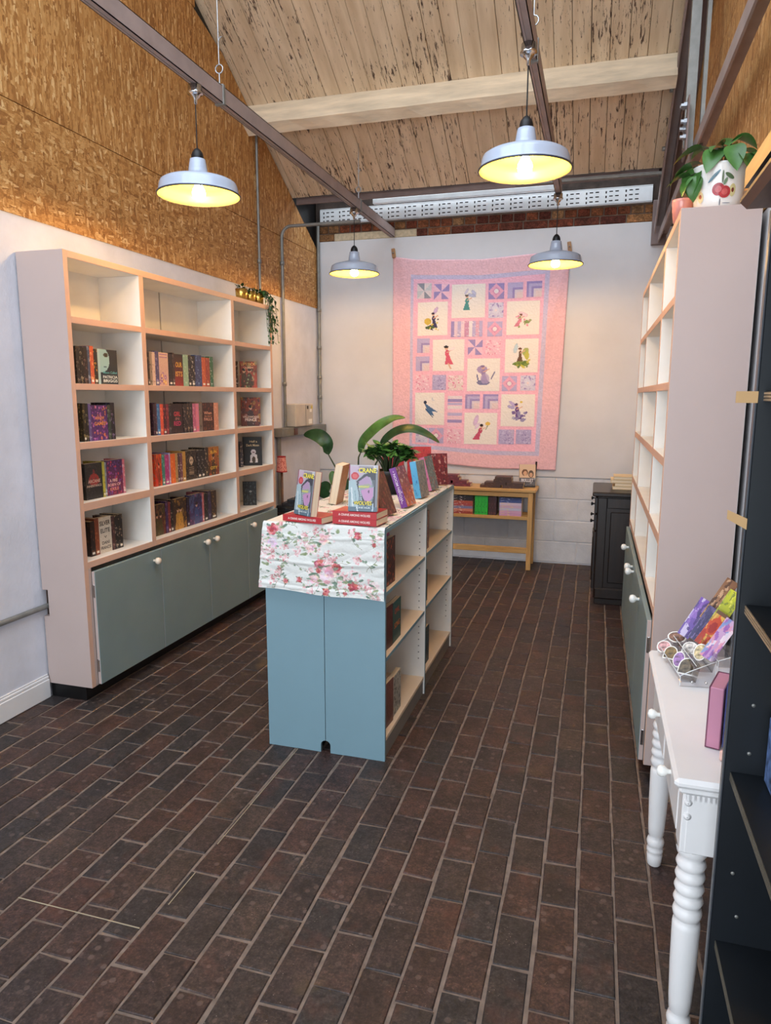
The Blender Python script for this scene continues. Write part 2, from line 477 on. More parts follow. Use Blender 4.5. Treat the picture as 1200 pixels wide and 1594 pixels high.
# left wall: painted masonry below, OSB sheets above
wl = structure(MB().box(XL-.12, XL, YN, YB+.12, -.1, 2.49).box(XL-.12, XL-.016, YN, YB+.12, 2.49, 5.3, m=1).build('wall_left', [M['rough_white'], M['plinth']]), 'white painted wall with OSB sheets above')  # upper wall painted black to stand in for the dark gap past the OSB
def roof_line(y): return ceil_z(max(y, RIDGE))
def osb(y0, y1, z0, z1, mat, x0=XL-.014, x1=XL+.004, par=None, g=.0025):
    ya, yb = y0+g, y1-g
    n = 7; pts = []
    for i in range(n):
        y = ya+(yb-ya)*i/(n-1); pts.append((y, z0+g, min(z1-g, roof_line(y)-.004)))
    pts = [p for p in pts if p[2] > p[1]+.02]
    if len(pts) < 2: return
    vs = []; fs = []
    for (y, a_, b_) in pts: vs += [(x0, y, a_), (x1, y, a_), (x1, y, b_), (x0, y, b_)]
    for i in range(len(pts)-1):
        p = 4*i; q = p+4
        fs += [(p+1, q+1, q+2, p+2), (p, p+3, q+3, q), (p+3, p+2, q+2, q+3), (p, q, q+1, p+1)]
    e = 4*(len(pts)-1); fs += [(0, 1, 2, 3), (e, e+3, e+2, e+1)]
    mb = MB(); mb.add(vs, fs); mb.build('osb_panel', mat, par)
for (y0, y1) in ((YN, -1.1), (-1.1, 1.34), (1.34, 3.78), (3.78, 6.09), (6.09, YB)):
    osb(y0, y1, 2.487, 3.017, M['osb_m'], par=wl)
for (y0, y1) in ((YN, .2), (.2, 2.64), (2.64, 5.08), (5.08, YB)):
    osb(y0, y1, 3.017, 4.237, M['osb_v'], par=wl)
for (y0, y1) in ((YN, 1.3), (1.3, 3.74), (3.74, 5.2)):
    osb(y0, y1, 4.237, 5.3, M['osb_v'], par=wl)
bb = MB(); bb.box(XL, XL+.018, YN, 2.93, 0, .105, bev=.004); bb.box(XL, XL+.014, YN, 2.93, .105, .122, bev=.004); bb.box(XL, XL+.008, YN, 2.93, .122, .132, bev=.003)
structure(bb.build('baseboard_left', M['console']), 'white moulded skirting board')

# right wall: OSB above, painted below
wr = structure(MB().box(XR+.016, XR+.12, YN, YB+.12, -.1, 5.3).box(XR, XR+.016, YN, YB+.12, -.1, 2.3).build('wall_right', M['plaster']), 'side wall with OSB sheets above')
for (y0, y1) in ((YN, .5), (.5, 2.94), (2.94, 5.38), (5.38, YB)):
    osb(y0, y1, 2.3, 3.52, M['osb_v'], XR-.004, XR+.014, wr)
for (y0, y1) in ((YN, 1.7), (1.7, 4.14), (4.14, 6.58)):
    osb(y0, y1, 3.52, 5.3, M['osb_v'], XR-.004, XR+.014, wr)

# back wall: painted block courses, smooth sheet above, brick band under the eaves
wb = structure(MB().box(XL-.12, XR+.12, YB, YB+.12, -.1, 3.9).build('wall_back', M['wmortar']), 'white back wall with exposed brick band above')
MB().box(XL, XR, YB-.022, YB, .85, 3.135, bev=.003).build('wall_sheet', M['plaster'], wb)
zc = .012
for r in range(4):
    h = .209; x = XL+.004 - (.22 if r % 2 else 0)
    while x < XR:
        x0 = max(x, XL+.002); x1 = min(x+.437, XR-.002)
        if x1-x0 > .05:
            MB().box(x0, x1, YB-.010-rnd.uniform(0, .003), YB+.01, zc, zc+h-.006, bev=.005).build('wall_block', M['block'], wb)
        x += .442
    zc += h
MB().box(XL, XR, YB-.006, YB+.008, 0, .85).build('joint_paint', M['block'], wb)
BT = [(126, 70, 52), (150, 96, 66), (160, 116, 78), (112, 64, 50), (140, 84, 60), (104, 58, 48), (168, 128, 92)]
bmesh_ = []
for i in range(14):
    mb = MB().box(-.1075, .1075, -.012, .03, 0, .065, bev=.005); me = mb.mesh('brick'); colour_mesh(me, lin(BT[i % 7])); me.materials.append(M['wbrick']); bmesh_.append(me)
hmesh_ = []
for i in range(14):
    mb = MB().box(-.0515, .0515, -.012, .03, 0, .065, bev=.005); me = mb.mesh('brick'); colour_mesh(me, lin(BT[(i*3) % 7])); me.materials.append(M['wbrick']); hmesh_.append(me)
for r in range(2):
    z = 3.142+r*.0755
    if r % 2 == 0:
        x = XL+.12
        while x < XR-.05:
            if not (r == 0 and x < XL+.42 and False) and not (-2.52 < x < -1.83 and r == 0):
                link('brick', bmesh_[rnd.randrange(14)], None, wb, (x, YB, z))
            x += .226
    else:
        x = XL+.06
        while x < XR-.03:
            link('brick', hmesh_[rnd.randrange(14)], None, wb, (x, YB, z)); x += .1145
MB().box(-2.6, -1.75, YB-.016, YB+.01, 3.137, 3.207, bev=.006).build('render_patch', M['patch'], wb)

# rear wall behind the camera with the shopfront opening
ow = MB()
ow.box(XL-.1, XR+.1, YN-.12, YN, -.1, .35).box(XL-.1, XR+.1, YN-.12, YN, 2.75, 5.3).box(XL-.1, -2.62, YN-.12, YN, .35, 2.75).box(.42, XR+.1, YN-.12, YN, .35, 2.75)
structure(ow.build('wall_front', M['plaster']), 'wall around the shopfront window')
w1 = structure(MB().box(-2.62, -2.56, YN-.09, YN-.03, .35, 2.75).box(.36, .42, YN-.09, YN-.03, .35, 2.75).box(-1.13, -1.07, YN-.09, YN-.03, .35, 2.75).box(-2.62, .42, YN-.09, YN-.03, .35, .41).box(-2.62, .42, YN-.09, YN-.03, 2.69, 2.75).build('window_1', M['black']), 'shopfront window frame')
for x0, x1 in ((-2.56, -1.13), (-1.07, .36)):
    MB().box(x0, x1, YN-.064, YN-.058, .41, 2.69).build('pane', M['glass'], w1)

# ceiling: boarded slope over the bay, rooflight slope towards the camera
cm = MB()
cm.add([(xx, yy, ceil_z(yy)+dz) for dz in (.06, .14) for (xx, yy) in ((XL-.1, 6.34), (XR+.1, 6.34), (XR+.1, RIDGE), (XL-.1, RIDGE))],
       [(0, 3, 2, 1), (4, 5, 6, 7), (0, 1, 5, 4), (2, 3, 7, 6), (1, 2, 6, 5), (0, 4, 7, 3)])
ce = structure(cm.build('ceiling', M['truss']), 'sloping boarded ceiling with flaking cream paint')
sl = Vector((0, RIDGE-6.31, ceil_z(RIDGE)-ceil_z(6.31))); Ls = sl.length; sl.normalize(); up = Vector((0, .498, .867)); rt = Vector((1, 0, 0))
x = -2.731-.1225
while x < XR:
    g = rnd.uniform(.002, .0045); dz = rnd.uniform(-.003, .003)
    p = Vector((x+.06125, 6.31, ceil_z(6.31)+.012)) + up*dz
    T = Matrix(((1, -sl.x, up.x, p.x), (0, -sl.y, up.y, p.y), (0, -sl.z, up.z, p.z), (0, 0, 0, 1)))
    x0 = max(x+g/2, XL-.02)-p.x; x1 = min(x+.1225-g/2, XR)-p.x
    if x1 > x0+.01: MB().box(x0, x1, -Ls, 0, 0, .02, bev=.003, T=T).build('ceiling_board', M['plank'], ce)
    x += .1225
# rooflight (glazed slope) from the ridge down to a flat ceiling over the entrance
w2 = MB(); ZR = ceil_z(RIDGE)
pa, pb = (1.0, 3.55), (RIDGE, ZR)
for k in range(8):
    xx = XL+.02+(XR-XL-.04)*k/7
    w2.bar((xx, pa[0], pa[1]), (xx, pb[0], pb[1]), .04, .07)
for yy, zz in (pa, pb): w2.bar((XL-.05, yy, zz), (XR+.05, yy, zz), .1, .1)
w2 = structure(w2.build('window_2', M['truss']), 'sloping rooflight glazing bars')
nrm = Vector((0, -(pb[1]-pa[1]), pb[0]-pa[0])).normalized()
for k in range(7):
    x0 = XL+.04+(XR-XL-.04)*k/7; x1 = XL+(XR-XL-.04)*(k+1)/7
    vs = []
    for off in (0, .006):
        for (px, (yy, zz)) in ((x0, pa), (x1, pa), (x1, pb), (x0, pb)):
            vs.append((px, yy+nrm.y*off, zz+nrm.z*off))
    mb = MB(); mb.add(vs, [(0, 1, 2, 3), (7, 6, 5, 4), (0, 4, 5, 1), (1, 5, 6, 2), (2, 6, 7, 3), (3, 7, 4, 0)]); mb.build('pane', M['glass'], w2)
structure(MB().box(XL-.1, XR+.1, YN-.1, 1.0, 3.5, 3.62).build('ceiling_front', M['plaster']), 'flat ceiling over the entrance')

# eaves: gutter boarding above the brick band
gt = structure(MB().box(XL, XR, 6.42, 6.48, 3.60, 3.78).box(XL, XR, 6.86, YB+.05, 3.56, 3.78).box(XL, XR, 6.885, YB+.02, 3.295, 3.56).build('trim_1', M['plate']), 'dark gutter boarding above the brick band')
w3 = structure(MB().box(XL, XR, 6.47, 6.50, 3.80, 3.83).box(XL, XR, 6.84, 6.87, 3.80, 3.83).build('window_3', M['truss']), 'narrow glazed slot in the roof valley')
for k in range(4):
    MB().box(XL+.835*k+.01, XL+.835*(k+1)-.01, 6.48, 6.86, 3.812, 3.818).build('pane', M['glass'], w3)

# thin pale metal strips set into the floor joints
for nm, a_, b_ in (('floor', (-1.250, 2.06), (-1.253, 2.795)), ('floor', (-1.243, 1.74), (-1.244, 1.90)), ('floor', (-1.73, 1.626), (-1.27, 1.626))):
    MB().bar((a_[0], a_[1], .0012), (b_[0], b_[1], .0006), .003, .002).build('joint_strip', paint('pale_joint_strip', (158, 145, 122), .6), fl)

# ------------------------------------------------------------------ roof timbers, steel and services
dn = Vector((0, -.498, -.867))
def below(y, h): 
    p = Vector((0, y, ceil_z(y))); return p + dn*h
bm = MB()
a0 = below(5.466, -.01); a1 = below(5.466, .195); b0 = below(5.556, -.01); b1 = below(5.556, .195)
vs = []
for xx in (XL-.02, .40):
    for q in (a0, a1, b1, b0): vs.append((xx, q.y, q.z))
nseg = 24; vs = []; fs = []
for i in range(nseg+1):
    xx = XL-.02 + (.42-XL)*i/nseg
    j = [rnd.uniform(-.004, .004) for _ in range(4)]
    for q, jj in zip((a0, a1, b1, b0), j): vs.append((xx, q.y+jj, q.z+jj))
for i in range(nseg):
    for k in range(4):
        fs.append((4*i+k, 4*i+(k+1) % 4, 4*i+4+(k+1) % 4, 4*i+4+k))
fs += [(3, 2, 1, 0), tuple(4*nseg+k for k in range(4))]
bm.add(vs, fs)
tag(bm.build('roof_purlin', M['beam']), 'cream painted timber purlin crossing under the boarded ceiling', 'roof beam')

TX = .44
tr = thing('roof_truss', 'brown-grey steel roof truss beside the OSB wall above the tall bookcase', 'truss', (TX, 6.88, 3.0))
def tm(): return MB((TX, 6.88, 3.0))
def angle(p, q, name, w=.07, t=.008, mat='truss', out=1):
    mb = tm(); p = Vector(p); q = Vector(q); d = (q-p).normalized(); n = Vector((1, 0, 0)).cross(d).normalized()
    if n.z < 0: n = -n
    # upright leaf and flat leaf
    mb.bar(p, q, t, w, up=n)
    mb.bar(p+n*(w/2)+Vector((out*w/2, 0, 0)), q+n*(w/2)+Vector((out*w/2, 0, 0)), w, t, up=n)
    return mb.build(name, M[mat], tr)
rl = lambda y: below(y, .09)
p = rl(6.80); q = rl(RIDGE+.1)
angle((TX-.04, p.y, p.z), (TX-.04, q.y, q.z), 'rafter', .085, .01, 'rail', 1)
angle((TX+.03, p.y, p.z-.01), (TX+.03, q.y, q.z-.01), 'rafter', .085, .01, 'truss', 1)
angle((TX, 6.88, 2.985), (TX, .3, 2.935), 'tie_bar', .07, .01, 'rail', 1)
for dx in (-.03, .035):
    mb = tm(); mb.bar((TX+dx, 4.50, 2.98), (TX+dx, 4.50, ceil_z(4.5)-.08), .05 if dx < 0 else .02, .05, up=(0, 1, 0)); mb.build('strut', M['galvd'], tr)
mb = tm(); mb.box(TX-.05, TX-.042, 4.38, 4.56, 2.93, 3.22); mb.build('gusset_plate', M['truss'], tr)
for (yy, zz) in ((4.47, 3.20), (4.42, 3.10), (4.46, 3.075), (4.42, 3.02), (4.52, 3.21)):
    mb = tm(); T = Matrix.Rotation(R_(-90), 4, 'Y')
    mb.lathe([(.001, .03), (.012, .03), (.012, .015), (.018, .015), (.018, 0)], 6, (TX-.05, yy, zz), T=T, smooth=False); mb.build('bolt', M['galv'], tr)
for yy in (5.62, 6.05):
    z = rl(yy).z; mb = tm(); mb.lathe([(.001, .022), (.015, .022), (.017, .01), (.017, 0)], 8, (TX-.045, yy, z), T=Matrix.Rotation(R_(-90), 4, 'Y')); mb.build('bolt', M['galvd'], tr)
mb = tm(); mb.box(TX-.06, TX+.06, 6.84, 6.897, 2.93, 3.30, bev=.004); mb.build('wall_shoe', M['truss'], tr)

# eaves steel and cable tray
tag(MB().bar((XL+.02, 6.36, 3.385), (.38, 6.36, 3.385), .02, .05).bar((XL+.02, 6.385, 3.412), (.38, 6.385, 3.412), .06, .012).build('eaves_angle_iron', M['truss']), 'dark steel angle along the lower edge of the ceiling boards', 'steel angle')
tag(MB().tube([(XL+.02, 6.7, 3.47), (.38, 6.7, 3.49)], .013, 8).build('eaves_pipe', M['galvd']), 'thin grey pipe running along the eaves behind the angle iron', 'pipe')
tag(MB().tube([(-.75, 6.30, 3.365), (.40, 6.30, 3.365)], .014, 10).build('eaves_conduit', M['galvd']), 'bright grey conduit below the ceiling boards beside the aisle lamp', 'conduit')
ct = thing('cable_tray', 'bright perforated zinc cable tray above the exposed brick band', 'cable tray', (-1.15, 6.86, 3.29))
def slotted(x0, x1, z0, z1, y, T_=None):
    """perforated plate: a grid of cells with the slot cells left open"""
    mb = MB((-1.15, 6.86, 3.29)); xs = [x0]; pat = []
    x = x0
    while x < x1-.15:
        for w, k in ((.035, 0), (.012, 'v'), (.02, 0), (.03, 'h'), (.02, 0), (.03, 'h'), (.02, 0)):
            xs.append(xs[-1]+w); pat.append(k)
        x = xs[-1]
    xs.append(x1); pat.append(0)
    n = 13; zs = [z0+(z1-z0)*i/n for i in range(n+1)]
    for i, k in enumerate(pat):
        if k == 0:
            mb.add([(xs[i], y, z0), (xs[i+1], y, z0), (xs[i+1], y, z1), (xs[i], y, z1)], [(0, 1, 2, 3)]); continue
        for j in range(n):
            if k == 'v': hole = j in (1, 2, 5, 6, 9, 10)
            else: hole = j in (2, 6, 10)
            if not hole:
                mb.add([(xs[i], y, zs[j]), (xs[i+1], y, zs[j]), (xs[i+1], y, zs[j+1]), (xs[i], y, zs[j+1])], [(0, 1, 2, 3)])
    return mb
slotted(XL+.05, .37, 3.30, 3.425, 6.86).build('slotted_plate', M['bright'], ct)
MB((-1.15, 6.86, 3.29)).box(XL+.05, .37, 6.862, 6.90, 3.292, 3.298).box(XL+.05, .37, 6.862, 6.90, 3.428, 3.434).build('tray_lip', M['bright'], ct)
MB((-1.15, 6.86, 3.29)).box(XL+.05, .37, 6.893, 6.897, 3.30, 3.43).build('tray_back', M['black'], ct)
tag(MB().box(-2.15, -.40, 6.76, 6.80, 3.425, 3.468, bev=.003).build('zinc_trunking', M['bright']), 'plain bright zinc trunking just above the perforated cable tray', 'trunking')

# lighting channels hung on wires
def channel(x, y0, y1, label, hangers):
    c = thing('lighting_channel', label, 'lighting track', (x, y1, 3.13))
    o = (x, y1, 3.13)
    MB(o).box(x-.022, x-.018, y0, y1, 3.13, 3.215).box(x+.018, x+.022, y0, y1, 3.13, 3.215).box(x-.022, x+.022, y0, y1, 3.211, 3.215).box(x-.022, x-.008, y0, y1, 3.13, 3.134).box(x+.008, x+.022, y0, y1, 3.13, 3.134).build('channel', M['rail'], c)
    MB(o).box(x-.008, x+.008, y0+.01, y1-.01, 3.133, 3.138).build('slot_cover', M['rail'], c)
    for hy in hangers:
        top = roof_line(hy)-.01
        MB(o).box(x-.027, x+.027, hy-.012, hy+.012, 3.122, 3.224, bev=.003).build('clamp', M['galvd'], c)
        pts = [(x+.022*math.sin(a), hy, 3.30+.022*math.cos(a)) for a in [2*math.pi*i/10 for i in range(11)]]
        MB(o).tube([(x, hy, 3.22), (x, hy, 3.278)], .004, 6).tube(pts, .0035, 6).build('eye_hook', M['galv'], c)
        MB(o).tube([(x, hy, 3.32), (x, hy, top)], .0028, 6).build('suspension_wire', M['galv'], c)
        MB(o).tube([(x, hy, 3.43), (x+.01, hy, 3.45), (x+.022, hy, 3.452)], .003, 6).build('wire_clip', M['galv'], c)
channel(-1.98, .6, 6.86, 'long mauve-grey steel lighting channel nearer the OSB wall with hanging wires', (3.58, 5.84, 1.3))
channel(-.362, .6, 5.86, 'mauve-grey steel lighting channel over the aisle beside the quilt', (3.55, 1.3))

bulbm = emit('bulb_glow', (1.0, .60, .22), BULB)
def pendant(x, y, label):
    z = 2.614; p = thing('pendant_lamp', label, 'pendant lamp', (x, y, z), group='enamel pendant lamps')
    prof = [(.207, 0), (.203, .004), (.197, .020), (.193, .045), (.187, .060), (.170, .070), (.115, .086), (.062, .100), (.048, .105), (.046, .125), (.042, .150), (.038, .172), (.028, .176)]
    inn = [(r-.004, h-.003 if i else h) for i, (r, h) in enumerate(prof)]
    sh = MB().lathe(prof, 40).build('shade', M['enamel'], p)
    MB().lathe(list(reversed(inn)), 40).build('shade_lining', M['enamel_in'], sh)
    MB().lathe([(.203, -.003), (.2085, -.003), (.2085, .004), (.203, .004), (.203, -.003)], 40).build('rim', paint('dark_rim', (62, 66, 74), .4), sh)
    MB().lathe([(.030, .172), (.030, .190), (.026, .204), (.016, .218), (.008, .224), (.001, .224)], 20).build('lampholder_cap', M['black'], p)
    MB().lathe([(.016, .13), (.018, .08), (.018, .055)], 16).build('lampholder', M['black'], p)
    MB().lathe([(.001, -.020), (.018, -.017), (.030, -.004), (.033, .012), (.029, .030), (.019, .046), (.015, .058)], 20).build('bulb', bulbm, p)
    MB().tube([(0, 0, .22), (0, 0, .455)], .0032, 6).build('cord', M['black'], p)
    MB().lathe([(.001, .428), (.008, .43), (.010, .45), (.022, .462), (.026, .474), (.038, .474), (.038, .482), (.033, .486), (.033, .515), (.001, .515)], 20).build('ceiling_cup', M['chrome'], p)
pendant(-1.985, 3.34, 'large pendant lamp with pale blue enamel shade in front of the OSB wall')
pendant(-.362, 3.38, 'largest-looking pendant lamp hanging over the aisle in front of the cream purlin')
pendant(-1.985, 5.74, 'smaller-looking far pendant lamp against the white wall beside the quilt edge')
pendant(-.362, 5.77, 'far pendant lamp hanging in front of the pink quilt corner')

# conduits and electrical boxes on the left wall
def conduit(label, pts, r=.012, clips=()):
    c = thing('steel_conduit', label, 'conduit', pts[-1])
    MB(pts[-1]).tube(pts, r, 10).build('tube', M['galvd'], c)
    for q in clips:
        MB(pts[-1]).lathe([(r, -.018), (r+.006, -.016), (r+.006, .016), (r, .018)], 10, q).build('coupling', M['galvd'], c)
xw = XL+.026
conduit('thin bright conduit rising up the OSB wall behind the gold plant pots', [(xw, 5.55, 3.80), (xw, 5.55, 1.45)], .011, [(xw, 5.55, 2.72)])
arc = [(xw+.09-.09*math.cos(a), 6.0, 3.0+.09*math.sin(a)) for a in [R_(9*i) for i in range(11)]]
conduit('grey conduit that bends off the wall across to the lighting channel', [(-2.02, 6.0, 3.09)]+[tuple(q) for q in reversed(arc)]+[(xw, 6.0, 1.33)], .014, [(xw, 6.0, 2.78), (xw, 6.0, 1.72)])
conduit('dark conduit running down the corner of the room', [(xw, 6.86, 3.28), (xw, 6.86, 1.55), (xw+.02, 6.82, 1.34)], .016, [(xw, 6.86, 2.47), (xw, 6.86, 2.1), (xw, 6.86, 1.8), (xw, 6.86, 1.6)])
conduit('short grey conduit dropping below the metal trunking behind the red lamp', [(xw, 5.85, 1.25), (xw, 5.85, .02)], .02)
conduit('grey pipe along the white wall meeting the notch in the bookcase side', [(XL+.02, YN+.1, .507), (XL+.02, 2.958, .507)], .014)
tk = thing('metal_trunking', 'grey metal trunking box across the wall under the switch box', 'trunking', (XL, 6.3, 1.25))
MB((XL, 6.3, 1.25)).box(XL+.002, XL+.085, 5.80, 6.88, 1.245, 1.325, bev=.004).build('housing', M['galvd'], tk)
MB((XL, 6.3, 1.25)).box(XL+.085, XL+.092, 6.06, 6.13, 1.255, 1.315).build('socket_plate', paint('red_brown_plate', (96, 52, 48), .4), tk)
sb = thing('switch_box', 'pale grey electrical switch box above the trunking', 'switch box', (XL, 6.26, 1.33))
MB((XL, 6.26, 1.33)).box(XL+.002, XL+.11, 6.05, 6.47, 1.327, 1.54, bev=.008).build('case', paint('pale_grey_case', (192, 184, 172), .5), sb)
MB((XL, 6.26, 1.33)).box(XL+.11, XL+.113, 6.28, 6.283, 1.335, 1.53).build('lid_seam', M['galvd'], sb)
for yy, zz, w, h, c in ((6.33, 1.505, .03, .03, (60, 50, 40)), (6.43, 1.505, .03, .03, (210, 190, 90)), (6.40, 1.475, .05, .03, (240, 236, 225)), (6.39, 1.37, .08, .045, (240, 236, 225))):
    MB((XL, 6.26, 1.33)).box(XL+.110, XL+.1125, yy-w/2, yy+w/2, zz-h/2, zz+h/2).build('warning_sticker', paint('sticker_%d_%d' % (c[0], int(zz*1000)), c, .6), sb)
MB((XL, 6.26, 1.33)).box(XL+.04, XL+.08, 6.47, 6.50, 1.41, 1.45, bev=.004).build('switch_lever', M['black'], sb)

# ------------------------------------------------------------------ tall wall bookcases (a mirrored pair)
SH = [2.0, 1.675, 1.38, 1.07, .76]           # shelf top heights
DIV = [3.545, 4.59]
DOORS = [(2.985, 3.572), (3.576, 4.127), (4.131, 4.68), (4.684, 5.20)]
def wall_case(sx, xf, y0, y1, label, knobmat, knobs):
    """sx=+1: faces +x; front plane at xf; back against the wall"""
    xb = xf-sx*.276; o = (xf-sx*.14, y0, 0)
    t = thing('wall_bookcase', label, 'bookcase', o)
    F = '+x' if sx > 0 else '-x'
    mats = [M['white'], M['mauve'], M['edge']]
    P = lambda: MB(o)
    # near side with a notch cut round the pipe
    if sx > 0:
        pr = [(xb, .08), (xf, .08), (xf, 2.31), (xb, 2.31), (xb, .60), (xb+.035, .60), (xb+.035, .455), (xb, .455)]
        mb = P(); n = len(pr); vs = [(a, yy, b) for yy in (y0, y0+.03) for a, b in pr]
        me_f = [(tuple(range(n)), 1), (tuple(range(2*n-1, n-1, -1)), 0)] + [((i+n, (i+1) % n+n, (i+1) % n, i), 2 if i == 1 else 1) for i in range(n)]
        mb.v = vs; mb.f = [list(f) for f, _ in me_f]; mb.m = [k for _, k in me_f]; mb.sm = [False]*len(me_f)
        mb.build('side_panel', mats, t)
        P().box(xb, xb+.038, y0+.030, y0+.034, .44, .615).build('notch_liner', M['mauve'], t)
    else:
        P().box(xb, xf, y0, y0+.03, .08, 2.31, m=0, mf={'-y': 1, F: 2, '-z': 1, '+z': 1}, bev=.002).build('side_panel', mats, t)
    P().box(xb, xf, y1-.032, y1, .08, 2.31, m=0, mf={'+y': 1, F: 2, '-z': 1, '+z': 1}, bev=.002).build('side_panel', mats, t)
    P().box(xb, xf, y0+.03, y1-.032, 2.277, 2.31, m=0, mf={F: 2, '+z': 1}, bev=.0015).build('top_panel', mats, t)
    # back boards with open joints
    for a, b in ((y0+.03, 3.20), (3.212, 4.11), (4.122, 5.0), (5.012, y1-.032)):
        P().box(xb, xb+sx*.006, a, b, .1, 2.277).build('back_board', M['white'], t)
    P().box(xb-sx*.004, xb, y0+.03, y1-.03, .1, 2.277).build('backing', paint('joint_backing_brown', (92, 66, 54), .8), t)  # dark brown board seen through the open joints
    for i, z in enumerate(SH):
        th = (.032, .032, .036, .042, .034)[i]
        edges = [y0+.03, DIV[0]-.02, DIV[0]+.02, DIV[1]-.02, DIV[1]+.02, y1-.032]
        for k in range(3):
            P().box(xb+sx*.006, xf, edges[2*k], edges[2*k+1], z-th, z, m=0, mf={F: 2}, bev=.0015).build('shelf', mats, t)
    for d in DIV:
        P().box(xb+sx*.006, xf, d-.02, d+.02, .727, 2.277, m=0, mf={F: 2}, bev=.0015).build('divider', mats, t)
    P().box(xb, xf-sx*.002, y0+.03, y1-.032, .08, .11, m=1).build('base_panel', mats, t)
    P().box(xb+sx*.002, xf-sx*.05, y0+.012, y1-.02, 0, .08).build('plinth', M['plinth'], t)
    P().box(xf-sx*.02, xf+sx*.0, y0+.03, y0+.05, .09, .727, m=1).build('door_stile', mats, t)
    for (a, b), ky in zip(DOORS, knobs):
        d = P().box(xf+sx*.001, xf+sx*.021, a, b, .085, .706, m=0, mf={'-y': 1, '+z': 0}, bev=.002).build('door', [M['door'], M['mauve']], t)
        T = Matrix.Rotation(R_(90*sx), 4, 'Y')
        P().lathe([(.007, 0), (.008, .012), (.018, .02), (.021, .03), (.018, .041), (.008, .046), (.0005, .047)], 14, (xf+sx*.021, ky, .65), T=T).build('knob', knobmat, d)
        for hz in (.19, .60):
            hy = a if ky > (a+b)/2 else b
            P().box(xf+sx*.004, xf+sx*.016, hy-.004, hy+.004, hz-.035, hz+.035, bev=.002).build('hinge', M['chrome'], d)
    return t
KN = [3.50, 4.065, 4.185, 4.735]
wall_case(1, -2.496, 2.935, 5.215, 'tall mauve bookcase full of books with grey-blue cupboard doors by white wall', M['knob'], KN)
wall_case(-1, .262, 2.955, 5.235, 'tall empty-shelved mauve bookcase with white ceramic door knobs', M['wknob'], KN)

# ------------------------------------------------------------------ island: four low bookcases back to back
def billy(x0, x1, y0, y1, face, label):
    o = ((x0+x1)/2, (y0+y1)/2, 0); t = thing('low_bookcase', label, 'bookcase', o, group='low bookcases of the display island')
    F = '+x' if face > 0 else '-x'
    xf, xb = (x1, x0) if face > 0 else (x0, x1)
    P = lambda: MB(o); mats = [M['birch'], M['blue'], M['white']]
    def side(ya, yb, outer):
        # notch for the skirting at the back lower corner, rounded
        r = .022; pr = [(xf, 0), (xf, 1.06), (xb, 1.06)]
        if outer == '-y':
            pr += [(xb, .058)] + [(xb+face*(.022*math.sin(a)), .036+.022*math.cos(a)) for a in (R_(20), R_(45), R_(70), R_(90))] + [(xb+face*.022, 0)]
        else: pr += [(xb, 0)]
        n = len(pr); mb = P()
        mb.v = [(a, yy, b) for yy in (ya, yb) for a, b in pr]
        inner_first = 1 if outer == '-y' else 2
        fl_ = [(tuple(range(n)), 1 if outer == '-y' else 2), (tuple(range(2*n-1, n-1, -1)), 2 if outer == '-y' else 1)]
        fl_ += [((i+n, (i+1) % n+n, (i+1) % n, i), 1) for i in range(n)]
        mb.f = [list(f if face < 0 else tuple(reversed(f))) for f, _ in fl_]; mb.m = [k for _, k in fl_]; mb.sm = [False]*len(fl_)
        s = mb.build('side_panel', mats, t)
        if face > 0:
            yin = yb if outer == '-y' else ya; pb = P()
            for k in range(22):
                for xx in (xf-.035, xb+.05):
                    pb.box(xx-.003, xx+.003, yin-.0008, yin+.0008, .2+k*.036, .206+k*.036)
            tag(pb.build('peg_holes', paint('peg_hole_grey', (120, 118, 114), .8), s), kind='stuff')
    side(y0, y0+.018, '-y'); side(y1-.018, y1, '+y')
    P().box(x0, x1, y0+.018, y1-.018, 1.04, 1.06, m=1, bev=.001).build('top_panel', mats, t)
    P().box(xb, xb+face*.006, y0+.018, y1-.018, .05, 1.04, m=2).build('back_board', mats, t)
    for z in (.775, .475, .10):
        P().box(xb+face*.006, xf-face*.004, y0+.018, y1-.018, z-.018, z, m=0, mf={F: 1 if z > .2 else 0}, bev=.001).build('shelf', mats, t)
    P().box(xf-face*.022, xf-face*.008, y0+.018, y1-.018, .0, .082, m=1).build('kickboard', [M['birch'], paint('grey_kickboard', (128, 122, 116), .5)], t)
    return t
IX = (-1.400, -1.1185, -1.1155, -.834)
billy(IX[2], IX[3], 2.80, 3.575, 1, 'near blue end bookcase of the island facing the aisle')
billy(IX[0], IX[1], 2.80, 3.575, -1, 'near blue end bookcase of the island facing the wall bookcase')
billy(IX[2]-.010, IX[3]-.010, 3.578, 4.353, 1, 'far island bookcase facing the aisle next to the honey pine table')
billy(IX[0]-.010, IX[1]-.010, 3.578, 4.353, -1, 'far island bookcase facing the wall bookcase behind the displayed books')

# ------------------------------------------------------------------ dark cabinet and honey pine table at the back
dc = thing('dark_cabinet', 'dark stained wooden cabinet with panelled side and small black knobs', 'cabinet', (.26, 5.9, 0))
o = (.26, 5.9, 0); P = lambda: MB(o)
P().box(.04, .50, 5.60, 6.18, .05, .86, bev=.004).build('body', M['dark'], dc)
P().box(.0, .53, 5.56, 6.22, .86, .895, bev=.008).build('top', M['dark'], dc)
P().box(.05, .50, 5.61, 6.17, 0, .06, bev=.004).build('plinth', M['dark'], dc)
sp = P(); sp.box(.045, .11, 5.585, 5.602, .10, .85, bev=.004).build('side_stile', M['dark'], dc)
P().box(.44, .50, 5.585, 5.602, .10, .85, bev=.004).build('side_stile', M['dark'], dc)
P().box(.11, .44, 5.585, 5.602, .77, .85, bev=.004).build('side_rail', M['dark'], dc)
P().box(.045, .50, 5.578, 5.602, .05, .14, bev=.012).build('side_rail', M['dark'], dc)
